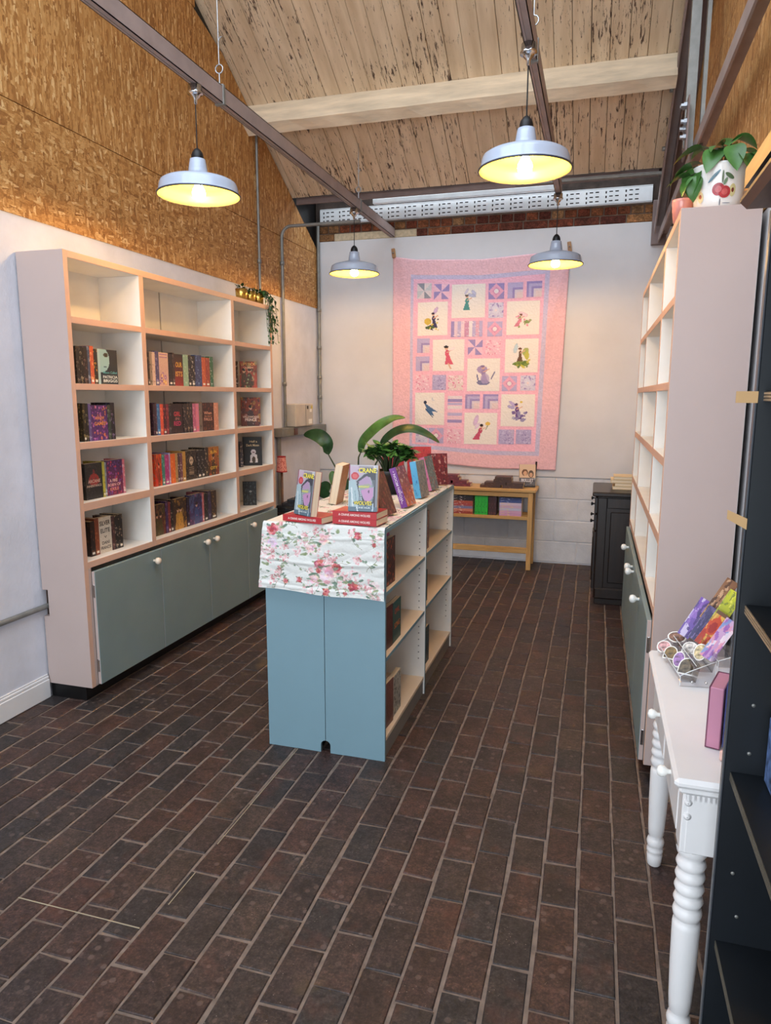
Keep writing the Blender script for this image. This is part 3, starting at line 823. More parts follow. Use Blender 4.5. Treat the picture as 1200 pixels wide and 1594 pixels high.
P().box(.14, .41, 5.59, 5.602, .18, .74, bev=.01).build('side_panel', M['dark'], dc)
for z0, z1 in ((.72, .845), (.585, .71)):
    d = P().box(.02, .042, 5.63, 6.15, z0, z1, bev=.004).build('drawer', M['dark'], dc)
    for yy in (5.72, 6.05):
        P().lathe([(.005, 0), (.006, .012), (.014, .018), (.015, .026), (.001, .03)], 10, (.02, yy, (z0+z1)/2), T=Matrix.Rotation(R_(-90), 4, 'Y')).build('knob', M['black'], d)
for y0, y1 in ((5.63, 5.885), (5.895, 6.15)):
    d = P().box(.02, .042, y0, y1, .12, .575, bev=.004).build('door', M['dark'], dc)
    P().box(.014, .024, y0+.05, y1-.05, .17, .525, bev=.008).build('door_panel', M['dark'], d)
for i, (w, dx) in enumerate(((.30, 0), (.29, .01), (.31, -.01), (.30, .005))):
    z = .8965+i*.026
    b = thing('closed_ledger', ['lowest', 'second lowest', 'second highest', 'topmost'][i]+' pale board book in the stack on the dark cabinet', 'book', (.30+dx, 5.86, z), group='pale books on the dark cabinet')
    MB().box(-w/2, w/2, -.10, .10, .003, .022, bev=.001).build('pages', M['pages'], b)
    MB().box(-w/2-.003, w/2+.003, -.103, .103, 0, .003).box(-w/2-.003, w/2+.003, -.103, .103, .022, .025).build('cover', paint('pale_board', (214, 190, 150), .6), b)

bt = thing('console_table', 'honey pine console table with a shelf under the quilt', 'table', (-1.05, 6.72, 0)); o = (-1.05, 6.72, 0)
P = lambda: MB(o); x0, x1, y0, y1 = -1.66, -.50, 6.53, 6.88
P().box(x0, x1, y0, y1, .735, .765, bev=.006).build('table_top', M['pine'], bt)
for xx in (x0+.05, x1-.05):
    for yy in (y0+.035, y1-.04): P().box(xx-.022, xx+.022, yy-.022, yy+.022, 0, .735, bev=.003).build('leg', M['pine_leg'], bt)
P().box(x0+.07, x1-.07, y0+.02, y0+.038, .69, .735, bev=.002).build('apron', M['pine'], bt)
P().box(x0+.05, x1-.05, y0+.02, y1-.03, .475, .505, bev=.003).build('shelf', M['pine'], bt)
P().box(x0+.07, x1-.07, y0+.022, y0+.046, .155, .21, bev=.003).build('stretcher', M['pine'], bt)

# ------------------------------------------------------------------ white console table
ct_ = thing('white_console', 'white painted console table with turned legs and drawers', 'table', (.38, 2.05, 0)); o = (.38, 2.05, 0)
P = lambda: MB(o); x0, x1, y0, y1 = .212, .545, 1.605, 2.475
P().box(x0, x1, y0, y1, .735, .76, bev=.009).build('table_top', M['console'], ct_)
P().box(x0+.012, x1-.01, y0+.012, y1-.012, .718, .735, bev=.006).build('top_moulding', M['console'], ct_)
db = P()
for k in range(26): db.box(x0+.03+k*.011, x0+.036+k*.011, y0+.020, y0+.028, .70, .716)
tag(db.build('dentil_moulding', M['console'], ct_), kind='stuff')
P().box(x0+.034, x1-.02, y0+.03, y0+.048, .56, .718, bev=.003).build('apron', M['console'], ct_)
P().box(x0+.034, x1-.02, y1-.048, y1-.03, .56, .718, bev=.003).build('apron', M['console'], ct_)
P().box(x1-.03, x1-.012, y0+.05, y1-.05, .56, .718, bev=.003).build('apron', M['console'], ct_)
ym = (y0+y1)/2
for a, b in ((y0+.095, ym-.012), (ym+.012, y1-.095)):
    d = P().box(x0+.022, x0+.042, a, b, .575, .70, bev=.004).build('drawer', M['console'], ct_)
    P().lathe([(.006, 0), (.007, .008), (.014, .015), (.016, .024), (.012, .032), (.001, .035)], 12, (x0+.022, (a+b)/2, .64), T=Matrix.Rotation(R_(-90), 4, 'Y')).build('knob', M['wknob'], d)
P().box(x0+.034, x0+.046, y0+.05, y1-.05, .56, .718, bev=.003).build('drawer_frame', M['console'], ct_)
LEG = [(.020, 0), (.023, .004), (.026, .04), (.0225, .046), (.027, .052), (.027, .062), (.0225, .068), (.027, .076), (.029, .088), (.026, .10), (.020, .108), (.025, .116), (.0275, .15), (.031, .25), (.0325, .35), (.031, .362), (.024, .368), (.031, .375), (.034, .388), (.031, .40), (.025, .405)]
z = .405
for k in range(4): LEG += [(.031, z+.006), (.0345, z+.016), (.031, z+.027), (.025, z+.032)]; z += .032
LEG += [(.034, .545), (.036, .556), (.036, .562)]
for xx in (x0+.058, x1-.05):
    for yy in (y0+.066, y1-.066):
        P().lathe(LEG, 24, (xx, yy, 0)).box(xx-.034, xx+.034, yy-.034, yy+.034, .56, .718, bev=.003).build('leg', M['console'], ct_)
for zz in (.655, .69):
    P().lathe([(.009, 0), (.009, .003), (.006, .004), (.006, .006), (.003, .007), (.001, .007)], 12, (x0+.036, y0+.032, zz), T=Matrix.Rotation(R_(90), 4, 'X')).build('rosette', M['console'], ct_)

# ------------------------------------------------------------------ black shelving unit in front, facing the aisle
bu = thing('black_shelving', 'tall black shelving unit with plywood-edged shelves close to the camera', 'shelving unit', (.43, 1.2, 0)); o = (.43, 1.2, 0)
P = lambda: MB(o); xf, xb, ye, yn = .292, .548, 1.502, .30
P().box(xf, xb, ye, ye+.018, 0, 1.965, bev=.0015).build('end_panel', M['unit'], bu)
P().box(xf, xb, yn-.018, yn, 0, 1.965, bev=.0015).build('end_panel', M['unit'], bu)
P().box(xb-.008, xb, yn, ye, .05, 1.965).build('back_board', M['unit'], bu)
P().box(xf-.0035, xf-.0002, ye-.0005, ye+.0185, .0, 1.96, bev=.001).build('edge_strip', paint('grey_edge_strip', (74, 78, 84), .35, .2), bu)
P().box(xf-.055, xb, yn-.02, ye+.03, 1.965, 1.995, bev=.012).build('cornice', wood_mat('cornice_brown', (70, 48, 40), (104, 70, 52), 1), bu)
P().box(xf-.045, xb, yn-.03, ye+.05, 2.01, 2.045, m=0, mf={'-x': 1, '+y': 1, '-y': 1}).build('top_board', [M['unit'], wood_mat('lamp_lit_board_edge', (186, 128, 66), (214, 160, 92), 1)], bu)  # natural ply edge with the lamp's orange light put into its colour
P().box(xf-.0, xb, yn, ye, 1.995, 2.01).build('top_batten', M['unit'], bu)
for z in (1.63, 1.21, .85, .455, .07):
    s = P().box(xf+.012, xb-.008, yn, ye, z-.018, z).build('shelf', M['unit'], bu)
    for k in range(3):
        P().box(xf+.0105, xf+.0122, yn, ye, z-.018+k*.006, z-.018+k*.006+.0042).build('ply_layer', M['ply'] if z > 1 else paint('shaded_ply', (92, 88, 78), .5), s)  # lower shelves: same ply with shade put into the colour
for (xx, zz) in ((.325, .62), (.335, .895), (.34, .52), (.42, .905), (.335, 1.0)):
    P().lathe([(.004, 0), (.004, .001), (.0005, .0015)], 10, (xx, ye, zz), T=Matrix.Rotation(R_(90), 4, 'X')).build('shelf_pin', M['galvd'], bu)
fb = thing('picture_book', 'blue and white printed book edge on the black shelf at frame edge', 'book', (.383, 1.42, .852))
MB().box(-.022, .022, -.06, .06, 0, .14, bev=.003).build('cover', paint('blue_white_print', (86, 112, 158), .6, var=.4, scale=40), fb)
MB().box(-.018, .018, -.0605, .0595, .003, .1405).build('pages', M['pages'], fb)
tp = MB().box(.254, .2925, 1.499, 1.5006, 1.608, 1.630)
tag(tp.build('paper_tape', M['tape']), 'tan paper tape tab at the upper edge of the black unit', 'tape')
mb = MB(); mb.add([(.256, 1.499, 1.400), (.2925, 1.499, 1.384), (.2925, 1.499, 1.362), (.256, 1.499, 1.382), (.256, 1.5006, 1.400), (.2925, 1.5006, 1.384), (.2925, 1.5006, 1.362), (.256, 1.5006, 1.382)],
       [(0, 3, 2, 1), (4, 5, 6, 7), (0, 1, 5, 4), (1, 2, 6, 5), (2, 3, 7, 6), (3, 0, 4, 7)])
tag(mb.build('paper_tape', M['tape']), 'slanting tan paper tape tab lower on the black unit edge', 'tape')

# ------------------------------------------------------------------ printed pictures as coloured grids
class Canvas:
    """small picture drawn with shapes; x to the right, y down, both 0..1"""
    def __init__(s, w, h, bg):
        s.w, s.h = w, h
        s.a = np.tile(np.array(bg, float), (h, w, 1))
        s.X, s.Y = np.meshgrid((np.arange(w)+.5)/w, (np.arange(h)+.5)/h)
    def put(s, mask, c, al=1.0):
        s.a[mask] = s.a[mask]*(1-al)+np.array(c, float)*al; return s
    def grad(s, c0, c1):
        t = s.Y[..., None]; s.a = np.array(c0, float)*(1-t)+np.array(c1, float)*t; return s
    def ell(s, x, y, rx, ry, c, al=1.0, rot=0):
        dx, dy = s.X-x, (s.Y-y); ca, sa = math.cos(rot), math.sin(rot)
        u = dx*ca+dy*sa; v = -dx*sa+dy*ca
        return s.put((u/rx)**2+(v/ry)**2 < 1, c, al)
    def rect(s, x0, y0, x1, y1, c, al=1.0): return s.put((s.X >= x0) & (s.X < x1) & (s.Y >= y0) & (s.Y < y1), c, al)
    def poly(s, pts, c, al=1.0):
        m = np.zeros(s.X.shape, bool); n = len(pts)
        for i in range(n):
            x0, y0 = pts[i]; x1, y1 = pts[(i+1) % n]
            if y0 == y1: continue
            cr = ((y0 > s.Y) != (y1 > s.Y)) & (s.X < (x1-x0)*(s.Y-y0)/(y1-y0)+x0); m ^= cr
        return s.put(m, c, al)
    def line(s, x0, y0, x1, y1, w, c, al=1.0):
        dx, dy = x1-x0, y1-y0; L = dx*dx+dy*dy+1e-9
        t = np.clip(((s.X-x0)*dx+(s.Y-y0)*dy)/L, 0, 1)
        return s.put((s.X-x0-t*dx)**2+(s.Y-y0-t*dy)**2 < w*w, c, al)
    def speck(s, r, n, c, size=.02, al=.9, box=(0, 0, 1, 1), asp=1.0):
        for _ in range(n):
            k = size*r.uniform(.4, 1.2)
            s.ell(box[0]+(box[2]-box[0])*r.random(), box[1]+(box[3]-box[1])*r.random(), k, k*asp*r.uniform(.6, 1.6), c if not isinstance(c, list) else r.choice(c), al, r.uniform(0, 3))
        return s
def to_lin(a):
    a = np.clip(a/255.0, 0, 1); return np.where(a <= .04045, a/12.92, ((a+.055)/1.055)**2.4)
def grid_mesh(name, cv, fn):
    """fn(u, v) -> xyz with u right, v up in 0..1; one vertex per picture cell corner"""
    h, w = cv.a.shape[:2]; vs = []; cols = []
    L = to_lin(cv.a)
    for j in range(h+1):
        for i in range(w+1):
            vs.append(fn(i/w, 1-j/h))
    fs = []
    for j in range(h):
        for i in range(w):
            p = j*(w+1)+i; fs.append((p, p+w+1, p+w+2, p+1))
    me = bpy.data.meshes.new(name); me.from_pydata(vs, [], fs); me.update()
    at = me.color_attributes.new('Col', 'FLOAT_COLOR', 'CORNER')
    c = np.concatenate([L.reshape(-1, 3), np.ones((h*w, 1))], 1).astype(np.float32)
    at.data.foreach_set('color', np.repeat(c, 4, axis=0).ravel())
    return me
_txt = {}
def text_geo(s, bold=0.0):
    if (s, bold) in _txt: return _txt[(s, bold)]
    cu = bpy.data.curves.new('lettering', 'FONT'); cu.body = s; cu.size = 1.0; cu.align_x = 'CENTER'; cu.align_y = 'CENTER'; cu.offset = bold; cu.resolution_u = 3
    ob = bpy.data.objects.new('lettering', cu); me = bpy.data.meshes.new_from_object(ob)
    vs = [tuple(v.co) for v in me.vertices]; fs = [tuple(p.vertices) for p in me.polygons]
    bpy.data.objects.remove(ob); bpy.data.curves.remove(cu); bpy.data.meshes.remove(me)
    x0 = min(v[0] for v in vs); x1 = max(v[0] for v in vs); y0 = min(v[1] for v in vs); y1 = max(v[1] for v in vs)
    vs = [((v[0]-(x0+x1)/2)/(x1-x0), (v[1]-(y0+y1)/2)/(y1-y0)) for v in vs]
    _txt[(s, bold)] = (vs, fs); return vs, fs
def lettering(name, s, rgb, parent, fn, w, h, bold=.02):
    """fn(a, b) maps text right/up offsets in metres to local xyz"""
    vs, fs = text_geo(s, bold); mb = MB(); mb.add([fn(a*w, b*h) for a, b in vs], fs)
    return mb.build(name, paint('ink_%d_%d_%d' % rgb, rgb, .45, var=.01), parent)

def spine_mat(c, acc, seed):
    key = 'spine_%d_%d_%d_%d' % (*c, seed % 7)
    if key in MATS: return MATS[key]
    t = NT(key)
    n = t.noise(t.coord((120, 70, 34+seed % 5*6)), 1.0, 3, .6)
    oi = t.new('ShaderNodeObjectInfo')
    f = t.ramp(n.outputs[0], [(.56, (0, 0, 0)), (.60, (1, 1, 1))], 'CONSTANT')
    mm = t.new('ShaderNodeMath', operation='MULTIPLY'); mm.inputs[1].default_value = .75; t.L(f, mm.inputs[0])
    t.base(t.mix(mm.outputs[0], lin4(c), lin4(acc))); t.set(Roughness=.4)
    MATS[key] = t.mat; return t.mat

def book(label, c, w, t, h, col, acc=(200, 190, 170), rot=None, rz=0.0, lean=0.0, art=None, titles=(), spine=None, group=None, name='book', cat='book', mark=None):
    """local frame: width along x (spine at -x), front cover faces -y, height along z; c = centre of the lower edge"""
    o = thing(name, label, cat, c, (0, 0, 0), group)
    o.rotation_euler = (rot if rot else (Matrix.Rotation(rz, 3, 'Z') @ Matrix.Rotation(-lean, 3, 'X'))).to_euler()
    b = .0016; seed = (len(label)*7 + int(c[1]*1000)) & 1023
    MB().box(-w/2, w/2, -t/2, -t/2+b, 0, h).box(-w/2, w/2, t/2-b, t/2, 0, h).box(-w/2, -w/2+b, -t/2+b, t/2-b, 0, h).build('cover', spine_mat(col, acc, seed), o)
    MB().box(-w/2+b, w/2-.0015, -t/2+b, t/2-b, .001, h-.001).build('pages', M['pages'], o)
    if art is not None:
        link('cover_art', grid_mesh('cover_art', art, lambda u, v: (-w/2+u*w, -t/2-.0004, v*h)), M['print'], o)
    for (s, u, v, sw, shh, rgb) in titles:
        lettering('title_lettering', s, rgb, o, lambda a, bb: (-w/2+u*w+a, -t/2-.0009, (1-v)*h+bb), sw*w, shh*h)
    if spine:
        s, rgb, sw, shh = spine
        lettering('spine_lettering', s, rgb, o, lambda a, bb: (-w/2-.0008, bb, h/2+a), sw*h, shh*t)
    if mark:
        MB().box(-w/2-.0006, -w/2, -t*.28, t*.28, .010, .022).build('publisher_mark', paint('ink_%d_%d_%d' % mark, mark, .45, var=.01), o)
    return o
LYING = Matrix(((0, 0, 1), (1, 0, 0), (0, 1, 0)))   # spine to the viewer, height along +x

def scene_art(seed, bg0, bg1, cols, style='figures', w=30, h=46):
    r = random.Random(seed); cv = Canvas(w, h, bg0).grad(bg0, bg1)
    if style == 'figures':
        cv.speck(r, 26, cols, .09, .55)
        for k in range(r.choice((1, 2))):
            x = .5 if k == 0 else .28; x += r.uniform(-.08, .08)
            cv.poly([(x-.2, 1), (x-.14, .5), (x, .42), (x+.14, .5), (x+.22, 1)], cols[0], .9); cv.ell(x, .36, .085, .075, (206, 160, 134)); cv.ell(x, .31, .10, .055, (40, 26, 22))
        cv.speck(r, 40, cols, .03, .8)
    elif style == 'ornate':
        for k in range(60):
            a = k*.7; cv.ell(.5+.42*math.cos(a)*(1-.004*k), .5+.45*math.sin(a*1.3), .04, .035, r.choice(cols), .85)
        cv.speck(r, 50, cols, .03, .8)
    elif style == 'dome':
        cv.ell(.5, .46, .30, .17, cols[0]); cv.rect(.2, .46, .8, .56, cols[0]); cv.ell(.5, .28, .07, .1, cols[0], .8); cv.speck(r, 36, cols[1:], .03, .7)
    elif style == 'skull':
        cv.speck(r, 110, cols, .035, .8); cv.ell(.5, .34, .16, .14, (198, 176, 150)); cv.ell(.43, .34, .04, .035, (20, 18, 18)); cv.ell(.57, .34, .04, .035, (20, 18, 18)); cv.rect(.42, .44, .58, .49, (170, 150, 128))
        for k in range(5): cv.line(.3, .58+.06*k, .7, .58+.06*k, .012, (150, 132, 112))
    elif style == 'flowers':
        for k in range(9):
            x, y = r.random(), r.uniform(.6, 1.0)
            cv.ell(x, y, .11, .07, cols[k % len(cols)], .9); cv.ell(x, y, .04, .03, (236, 210, 160))
        cv.line(.1, .06, .9, .06, .015, cols[0]); cv.line(.1, .14, .9, .14, .012, cols[0])
    elif style == 'type':
        cv.speck(r, 30, cols, .05, .4)
    cv.a += np.array([r.uniform(-9, 9) for _ in range(w*h)]).reshape(h, w, 1)
    return cv

ORD = ['first', 'second', 'third', 'fourth', 'fifth', 'sixth', 'seventh', 'eighth', 'ninth', 'tenth', 'eleventh', 'twelfth', 'thirteenth', 'fourteenth', 'fifteenth', 'sixteenth', 'seventeenth']
K = (26, 23, 24); WHT = (226, 220, 208)
# each entry: y0, y1 along the shelf, kind ('s' spine out, 'f' face out), colour, accent / art, short description, titles
SHELF = {
 ('second', 'near'): (SH[1], -2.530, .188, [
   (3.021, 3.048, 's', (34, 28, 28), (120, 110, 100), 'charcoal paperback spine'), (3.048, 3.073, 's', (30, 26, 27), (150, 140, 120), 'black paperback spine with pale emblem'),
   (3.073, 3.104, 's', (44, 32, 32), (130, 100, 90), 'dark brown paperback spine'), (3.104, 3.123, 's', (66, 74, 96), (150, 156, 170), 'slate blue paperback spine'),
   (3.123, 3.152, 's', (196, 88, 54), (240, 180, 120), 'orange-red paperback spine'), (3.152, 3.182, 's', (48, 38, 34), (226, 170, 60), 'dark paperback spine with golden foot'),
   (3.184, 3.345, 'f', (150, 178, 176), 'moon', 'teal woman-face paperback reading Moon Called')]),
 ('second', 'middle'): (SH[1], -2.530, .196, [
   (3.618, 3.635, 's', (46, 34, 30), (120, 100, 90), 'thin dark brown spine'), (3.635, 3.659, 's', (150, 132, 116), (60, 46, 40), 'grey-beige spine'), (3.659, 3.690, 's', (216, 186, 166), (160, 120, 110), 'pale peach spine'),
   (3.690, 3.728, 's', (78, 72, 112), (170, 150, 190), 'indigo purple spine'), (3.728, 3.829, 'f', (214, 176, 152), ('flowers', (216, 180, 158), (204, 160, 150), [(150, 92, 160), (122, 70, 140), (226, 170, 90)]), 'peach cover with purple flowers', []),
   (3.829, 3.870, 's', (26, 20, 24), (70, 50, 60), 'thick black spine'), (3.870, 3.893, 's', (52, 40, 40), (120, 100, 96), 'charcoal spine'),
   (3.893, 3.990, 'f', (40, 34, 32), ('type', (42, 34, 32), (150, 40, 34), [(90, 60, 50), (120, 50, 40)]), 'dark cover with big yellow letters', [('OUR', .5, .33, .72, .16, (226, 172, 70)), ('ISTS', .5, .62, .8, .16, (222, 164, 84))]),
   (3.990, 4.046, 's', (142, 172, 144), (190, 206, 180), 'pale sage green spine'), (4.046, 4.082, 's', (26, 24, 26), (150, 140, 130), 'black spine with fine lettering'), (4.082, 4.128, 's', (24, 22, 24), (214, 206, 190), 'black spine with white dot'),
   (4.128, 4.209, 's', (46, 62, 106), (120, 150, 190), 'wide navy spine with swirls'), (4.209, 4.257, 's', (188, 84, 46), (230, 150, 80), 'rust orange spine'), (4.257, 4.310, 's', (150, 60, 46), (200, 120, 80), 'brick red spine'), (4.310, 4.356, 's', (40, 98, 66), (190, 200, 190), 'bottle green spine')]),
 ('third', 'near'): (SH[2], -2.515, .192, [
   (3.025, 3.045, 's', (40, 34, 26), (150, 130, 80), 'black and gold spine'), (3.045, 3.065, 's', (30, 28, 26), (130, 120, 90), 'black spine with speckles'), (3.065, 3.085, 's', (92, 78, 130), (160, 150, 190), 'violet spine'),
   (3.085, 3.217, 'f', (78, 44, 104), ('ornate', (70, 36, 92), (84, 44, 110), [(210, 120, 70), (150, 80, 160), (200, 120, 180), (60, 30, 80)]), 'purple cover with gold title', [('ARROW', .52, .36, .56, .09, (226, 142, 84)), ('GAMES', .52, .52, .66, .10, (228, 150, 70))]),
   (3.217, 3.241, 's', (46, 58, 50), (120, 130, 120), 'dark green spine'), (3.241, 3.274, 's', (30, 26, 34), (130, 110, 150), 'black and violet spine')]),
 ('third', 'middle'): (SH[2], -2.515, .19, [
   (3.623, 3.644, 's', (48, 28, 40), (120, 80, 100), 'dark plum spine'), (3.644, 3.661, 's', (70, 44, 60), (130, 100, 110), 'aubergine spine'), (3.661, 3.693, 's', (48, 100, 158), (120, 170, 210), 'bright blue spine'), (3.693, 3.725, 's', (212, 80, 54), (240, 150, 110), 'coral red spine'),
   (3.725, 3.757, 's', (70, 26, 34), (210, 80, 90), 'dark red spine with pink letters'), (3.757, 3.783, 's', (120, 40, 50), (190, 100, 90), 'crimson spine'), (3.783, 3.812, 's', (34, 30, 30), (120, 110, 110), 'black spine with grey letters'),
   (3.812, 3.943, 'f', (36, 24, 26), ('type', (34, 22, 26), (44, 28, 32), [(70, 40, 50), (50, 60, 50), (90, 50, 60)]), 'black cover with large pink letters', [('GIRL', .5, .34, .56, .15, (206, 76, 86)), ('IN', .5, .50, .3, .09, (168, 120, 116)), ('RED', .5, .66, .60, .15, (196, 66, 108))]),
   (3.943, 3.986, 's', (32, 26, 28), (150, 130, 120), 'black spine with white cap mark'), (3.986, 4.019, 's', (40, 32, 28), (180, 150, 110), 'black spine with gold letters'), (4.019, 4.051, 's', (30, 28, 32), (130, 120, 120), 'charcoal black spine'),
   (4.051, 4.089, 's', (176, 92, 124), (226, 170, 190), 'dusty pink spine'), (4.089, 4.127, 's', (206, 120, 150), (226, 110, 90), 'pink and orange spine'), (4.127, 4.169, 's', (120, 104, 92), (60, 50, 44), 'taupe spine'),
   (4.169, 4.321, 'f', (58, 32, 26), ('ornate', (56, 30, 26), (62, 36, 30), [(96, 52, 36), (120, 66, 44), (70, 40, 50)]), 'dark brown cover with orange letters', [('When', .48, .36, .66, .11, (222, 160, 132)), ('the moon', .48, .47, .60, .06, (206, 140, 110)), ('FALLS', .5, .58, .68, .11, (224, 164, 138))]),
   (4.321, 4.377, 's', (206, 138, 112), (236, 190, 160), 'salmon spine')]),
 ('fourth', 'near'): (SH[3], -2.545, .192, [
   (3.049, 3.184, 'f', (34, 34, 36), ('dome', (36, 38, 42), (30, 30, 34), [(140, 44, 46), (60, 70, 66), (74, 64, 60)]), 'dark cover with red dome', [('ARCANE', .5, .50, .72, .09, (196, 170, 160)), ('INHERITANCE', .5, .63, .86, .065, (186, 170, 160))]),
   (3.184, 3.202, 's', (178, 168, 66), (110, 100, 50), 'yellow-green spine'), (3.202, 3.215, 's', (104, 124, 140), (180, 190, 196), 'grey-blue spine'),
   (3.215, 3.355, 'f', (74, 40, 84), ('ornate', (58, 32, 84), (120, 34, 66), [(150, 80, 160), (190, 60, 80), (90, 60, 130), (60, 30, 60)]), 'purple and red cover', [('A FIRE', .42, .58, .48, .085, (232, 196, 190)), ('BORN OF', .46, .70, .78, .085, (232, 186, 180)), ('EXILE', .46, .82, .52, .085, (230, 150, 130))]),
   (3.355, 3.373, 's', (196, 104, 120), (240, 200, 200), 'rose pink spine')]),
 ('fourth', 'middle'): (SH[3], -2.535, .19, [
   (3.646, 3.717, 'f', (204, 62, 34), ('figures', (214, 70, 36), (196, 50, 30), [(120, 50, 30), (226, 120, 40), (90, 60, 40)]), 'narrow orange-red cover', []),
   (3.717, 3.746, 's', (54, 122, 112), (150, 190, 180), 'teal spine'), (3.746, 3.791, 's', (166, 52, 118), (210, 120, 170), 'magenta spine'), (3.791, 3.806, 's', (150, 140, 186), (210, 200, 220), 'lavender spine'), (3.806, 3.859, 's', (222, 100, 34), (240, 160, 90), 'bright orange spine'),
   (3.859, 3.886, 's', (176, 138, 84), (120, 90, 60), 'tan spine'), (3.886, 3.913, 's', (74, 48, 56), (214, 200, 200), 'plum spine with white letters'), (3.913, 3.941, 's', (110, 64, 80), (220, 206, 206), 'wine spine with white letters'), (3.941, 3.977, 's', (188, 142, 68), (140, 100, 50), 'ochre spine'),
   (3.977, 4.118, 'f', (34, 28, 26), ('skull', (30, 26, 26), (38, 32, 30), [(90, 76, 64), (120, 104, 88), (60, 50, 44)]), 'black cover with skeleton', []),
   (4.118, 4.166, 's', (28, 26, 28), (150, 146, 140), 'black spine with silver letters'), (4.166, 4.210, 's', (30, 28, 28), (160, 154, 146), 'black spine with pale letters'), (4.210, 4.259, 's', (36, 32, 32), (190, 170, 140), 'black spine with cream mark'),
   (4.259, 4.403, 'f', (150, 96, 34), ('figures', (170, 110, 40), (120, 50, 34), [(54, 40, 26), (214, 160, 50), (180, 80, 40)]), 'golden yellow cover', [('SUN', .5, .18, .6, .10, (238, 190, 70)), ('CITY', .5, .74, .66, .10, (238, 200, 70))])]),
 ('lowest', 'near'): (SH[4], -2.560, .196, [
   (3.075, 3.111, 's', (40, 28, 26), (110, 70, 50), 'dark brown spine'), (3.111, 3.145, 's', (126, 66, 44), (180, 110, 70), 'copper brown spine'),
   (3.145, 3.250, 'f', (206, 196, 182), ('type', (214, 206, 192), (206, 196, 182), [(200, 190, 176)]), 'white cover reading Silver Elite', [('SILVER', .5, .17, .82, .13, (44, 40, 40)), ('ELITE', .5, .38, .74, .12, (44, 40, 40)), ('V', .5, .56, .22, .07, (50, 44, 44)), ('DANI', .5, .72, .58, .09, (54, 48, 46)), ('FRANCIS', .5, .86, .82, .09, (54, 48, 46))]),
   (3.250, 3.276, 's', (70, 44, 46), (150, 110, 100), 'maroon spine'), (3.276, 3.309, 's', (34, 30, 30), (180, 160, 140), 'black spine with tall letters'), (3.309, 3.343, 's', (38, 32, 30), (190, 160, 130), 'black spine with cream letters')]),
 ('lowest', 'middle'): (SH[4], -2.555, .20, [
   (3.647, 3.759, 'f', (66, 44, 30), ('figures', (60, 40, 32), (110, 44, 34), [(70, 66, 36), (150, 120, 60), (110, 50, 40)]), 'brown and olive portrait cover', []),
   (3.759, 3.786, 's', (56, 36, 78), (120, 90, 150), 'deep purple spine'), (3.786, 3.811, 's', (120, 44, 46), (180, 110, 90), 'dark red spine'), (3.811, 3.843, 's', (30, 26, 28), (170, 150, 130), 'black spine'),
   (3.843, 3.998, 'f', (74, 50, 30), ('figures', (60, 42, 30), (70, 44, 34), [(190, 140, 60), (120, 84, 40), (60, 50, 40)]), 'gold figure cover', []),
   (3.998, 4.030, 's', (34, 24, 40), (90, 70, 110), 'black-purple spine'), (4.030, 4.190, 'f', (52, 50, 92), ('figures', (40, 44, 84), (80, 50, 96), [(60, 80, 130), (170, 90, 140), (90, 110, 160)]), 'midnight blue couple cover', []),
   (4.190, 4.212, 's', (186, 104, 110), (220, 170, 170), 'pink fore-edge spine'), (4.214, 4.262, 's', (40, 36, 38), (120, 110, 100), 'charcoal spine'), (4.264, 4.305, 's', (54, 46, 76), (120, 110, 140), 'dark violet spine'), (4.307, 4.377, 's', (62, 44, 32), (170, 130, 80), 'brown and gold spine')]),
}
def moon():
    cv = Canvas(34, 50, (40, 40, 46)).grad((42, 40, 44), (34, 44, 52))
    cv.ell(.18, .30, .42, .36, (150, 186, 184)); cv.rect(0, 0, .12, 1, (170, 196, 194)); cv.ell(.42, .16, .12, .06, (60, 58, 52)); cv.ell(.42, .17, .05, .035, (24, 22, 22)); cv.ell(.36, .50, .08, .025, (80, 110, 116))
    return cv
for (sh, bay), (z, xs, hh, items) in SHELF.items():
    for i, it in enumerate(items):
        y0, y1, kind, col, acc, desc = it[:6]; yc = (y0+y1)/2
        lab = '%s, %s along the %s shelf in the %s bay of the wall bookcase' % (desc, ORD[i], sh, bay)
        if len(lab.split()) > 16: lab = '%s, %s on %s shelf, %s bay of wall bookcase' % (desc, ORD[i], sh, bay)
        grp = 'books on the %s shelf of the wall bookcase' % sh
        hj = hh+rnd.uniform(-.008, .006)
        if kind == 's':
            book(lab, (xs-.062, yc, z+.0005), .124, (y1-y0)-.0012, hj, col, acc, rz=math.pi, group=grp, mark=WHT if rnd.random() < .45 else None)
        else:
            if acc == 'moon':
                art = moon(); ti = [('Moon Called', .60, .66, .7, .07, (96, 170, 170)), ('PATRICIA', .60, .79, .74, .085, (222, 226, 222)), ('BRIGGS', .60, .90, .72, .085, (222, 226, 222))]
            else:
                st, b0, b1, cc = acc; art = scene_art(int(yc*977), b0, b1, cc, st); ti = it[6]
            book(lab, (xs-.018, yc, z+.0005), (y1-y0)-.002, .03, hj, col, (120, 110, 100), rz=R_(90), group=grp, art=art, titles=ti)
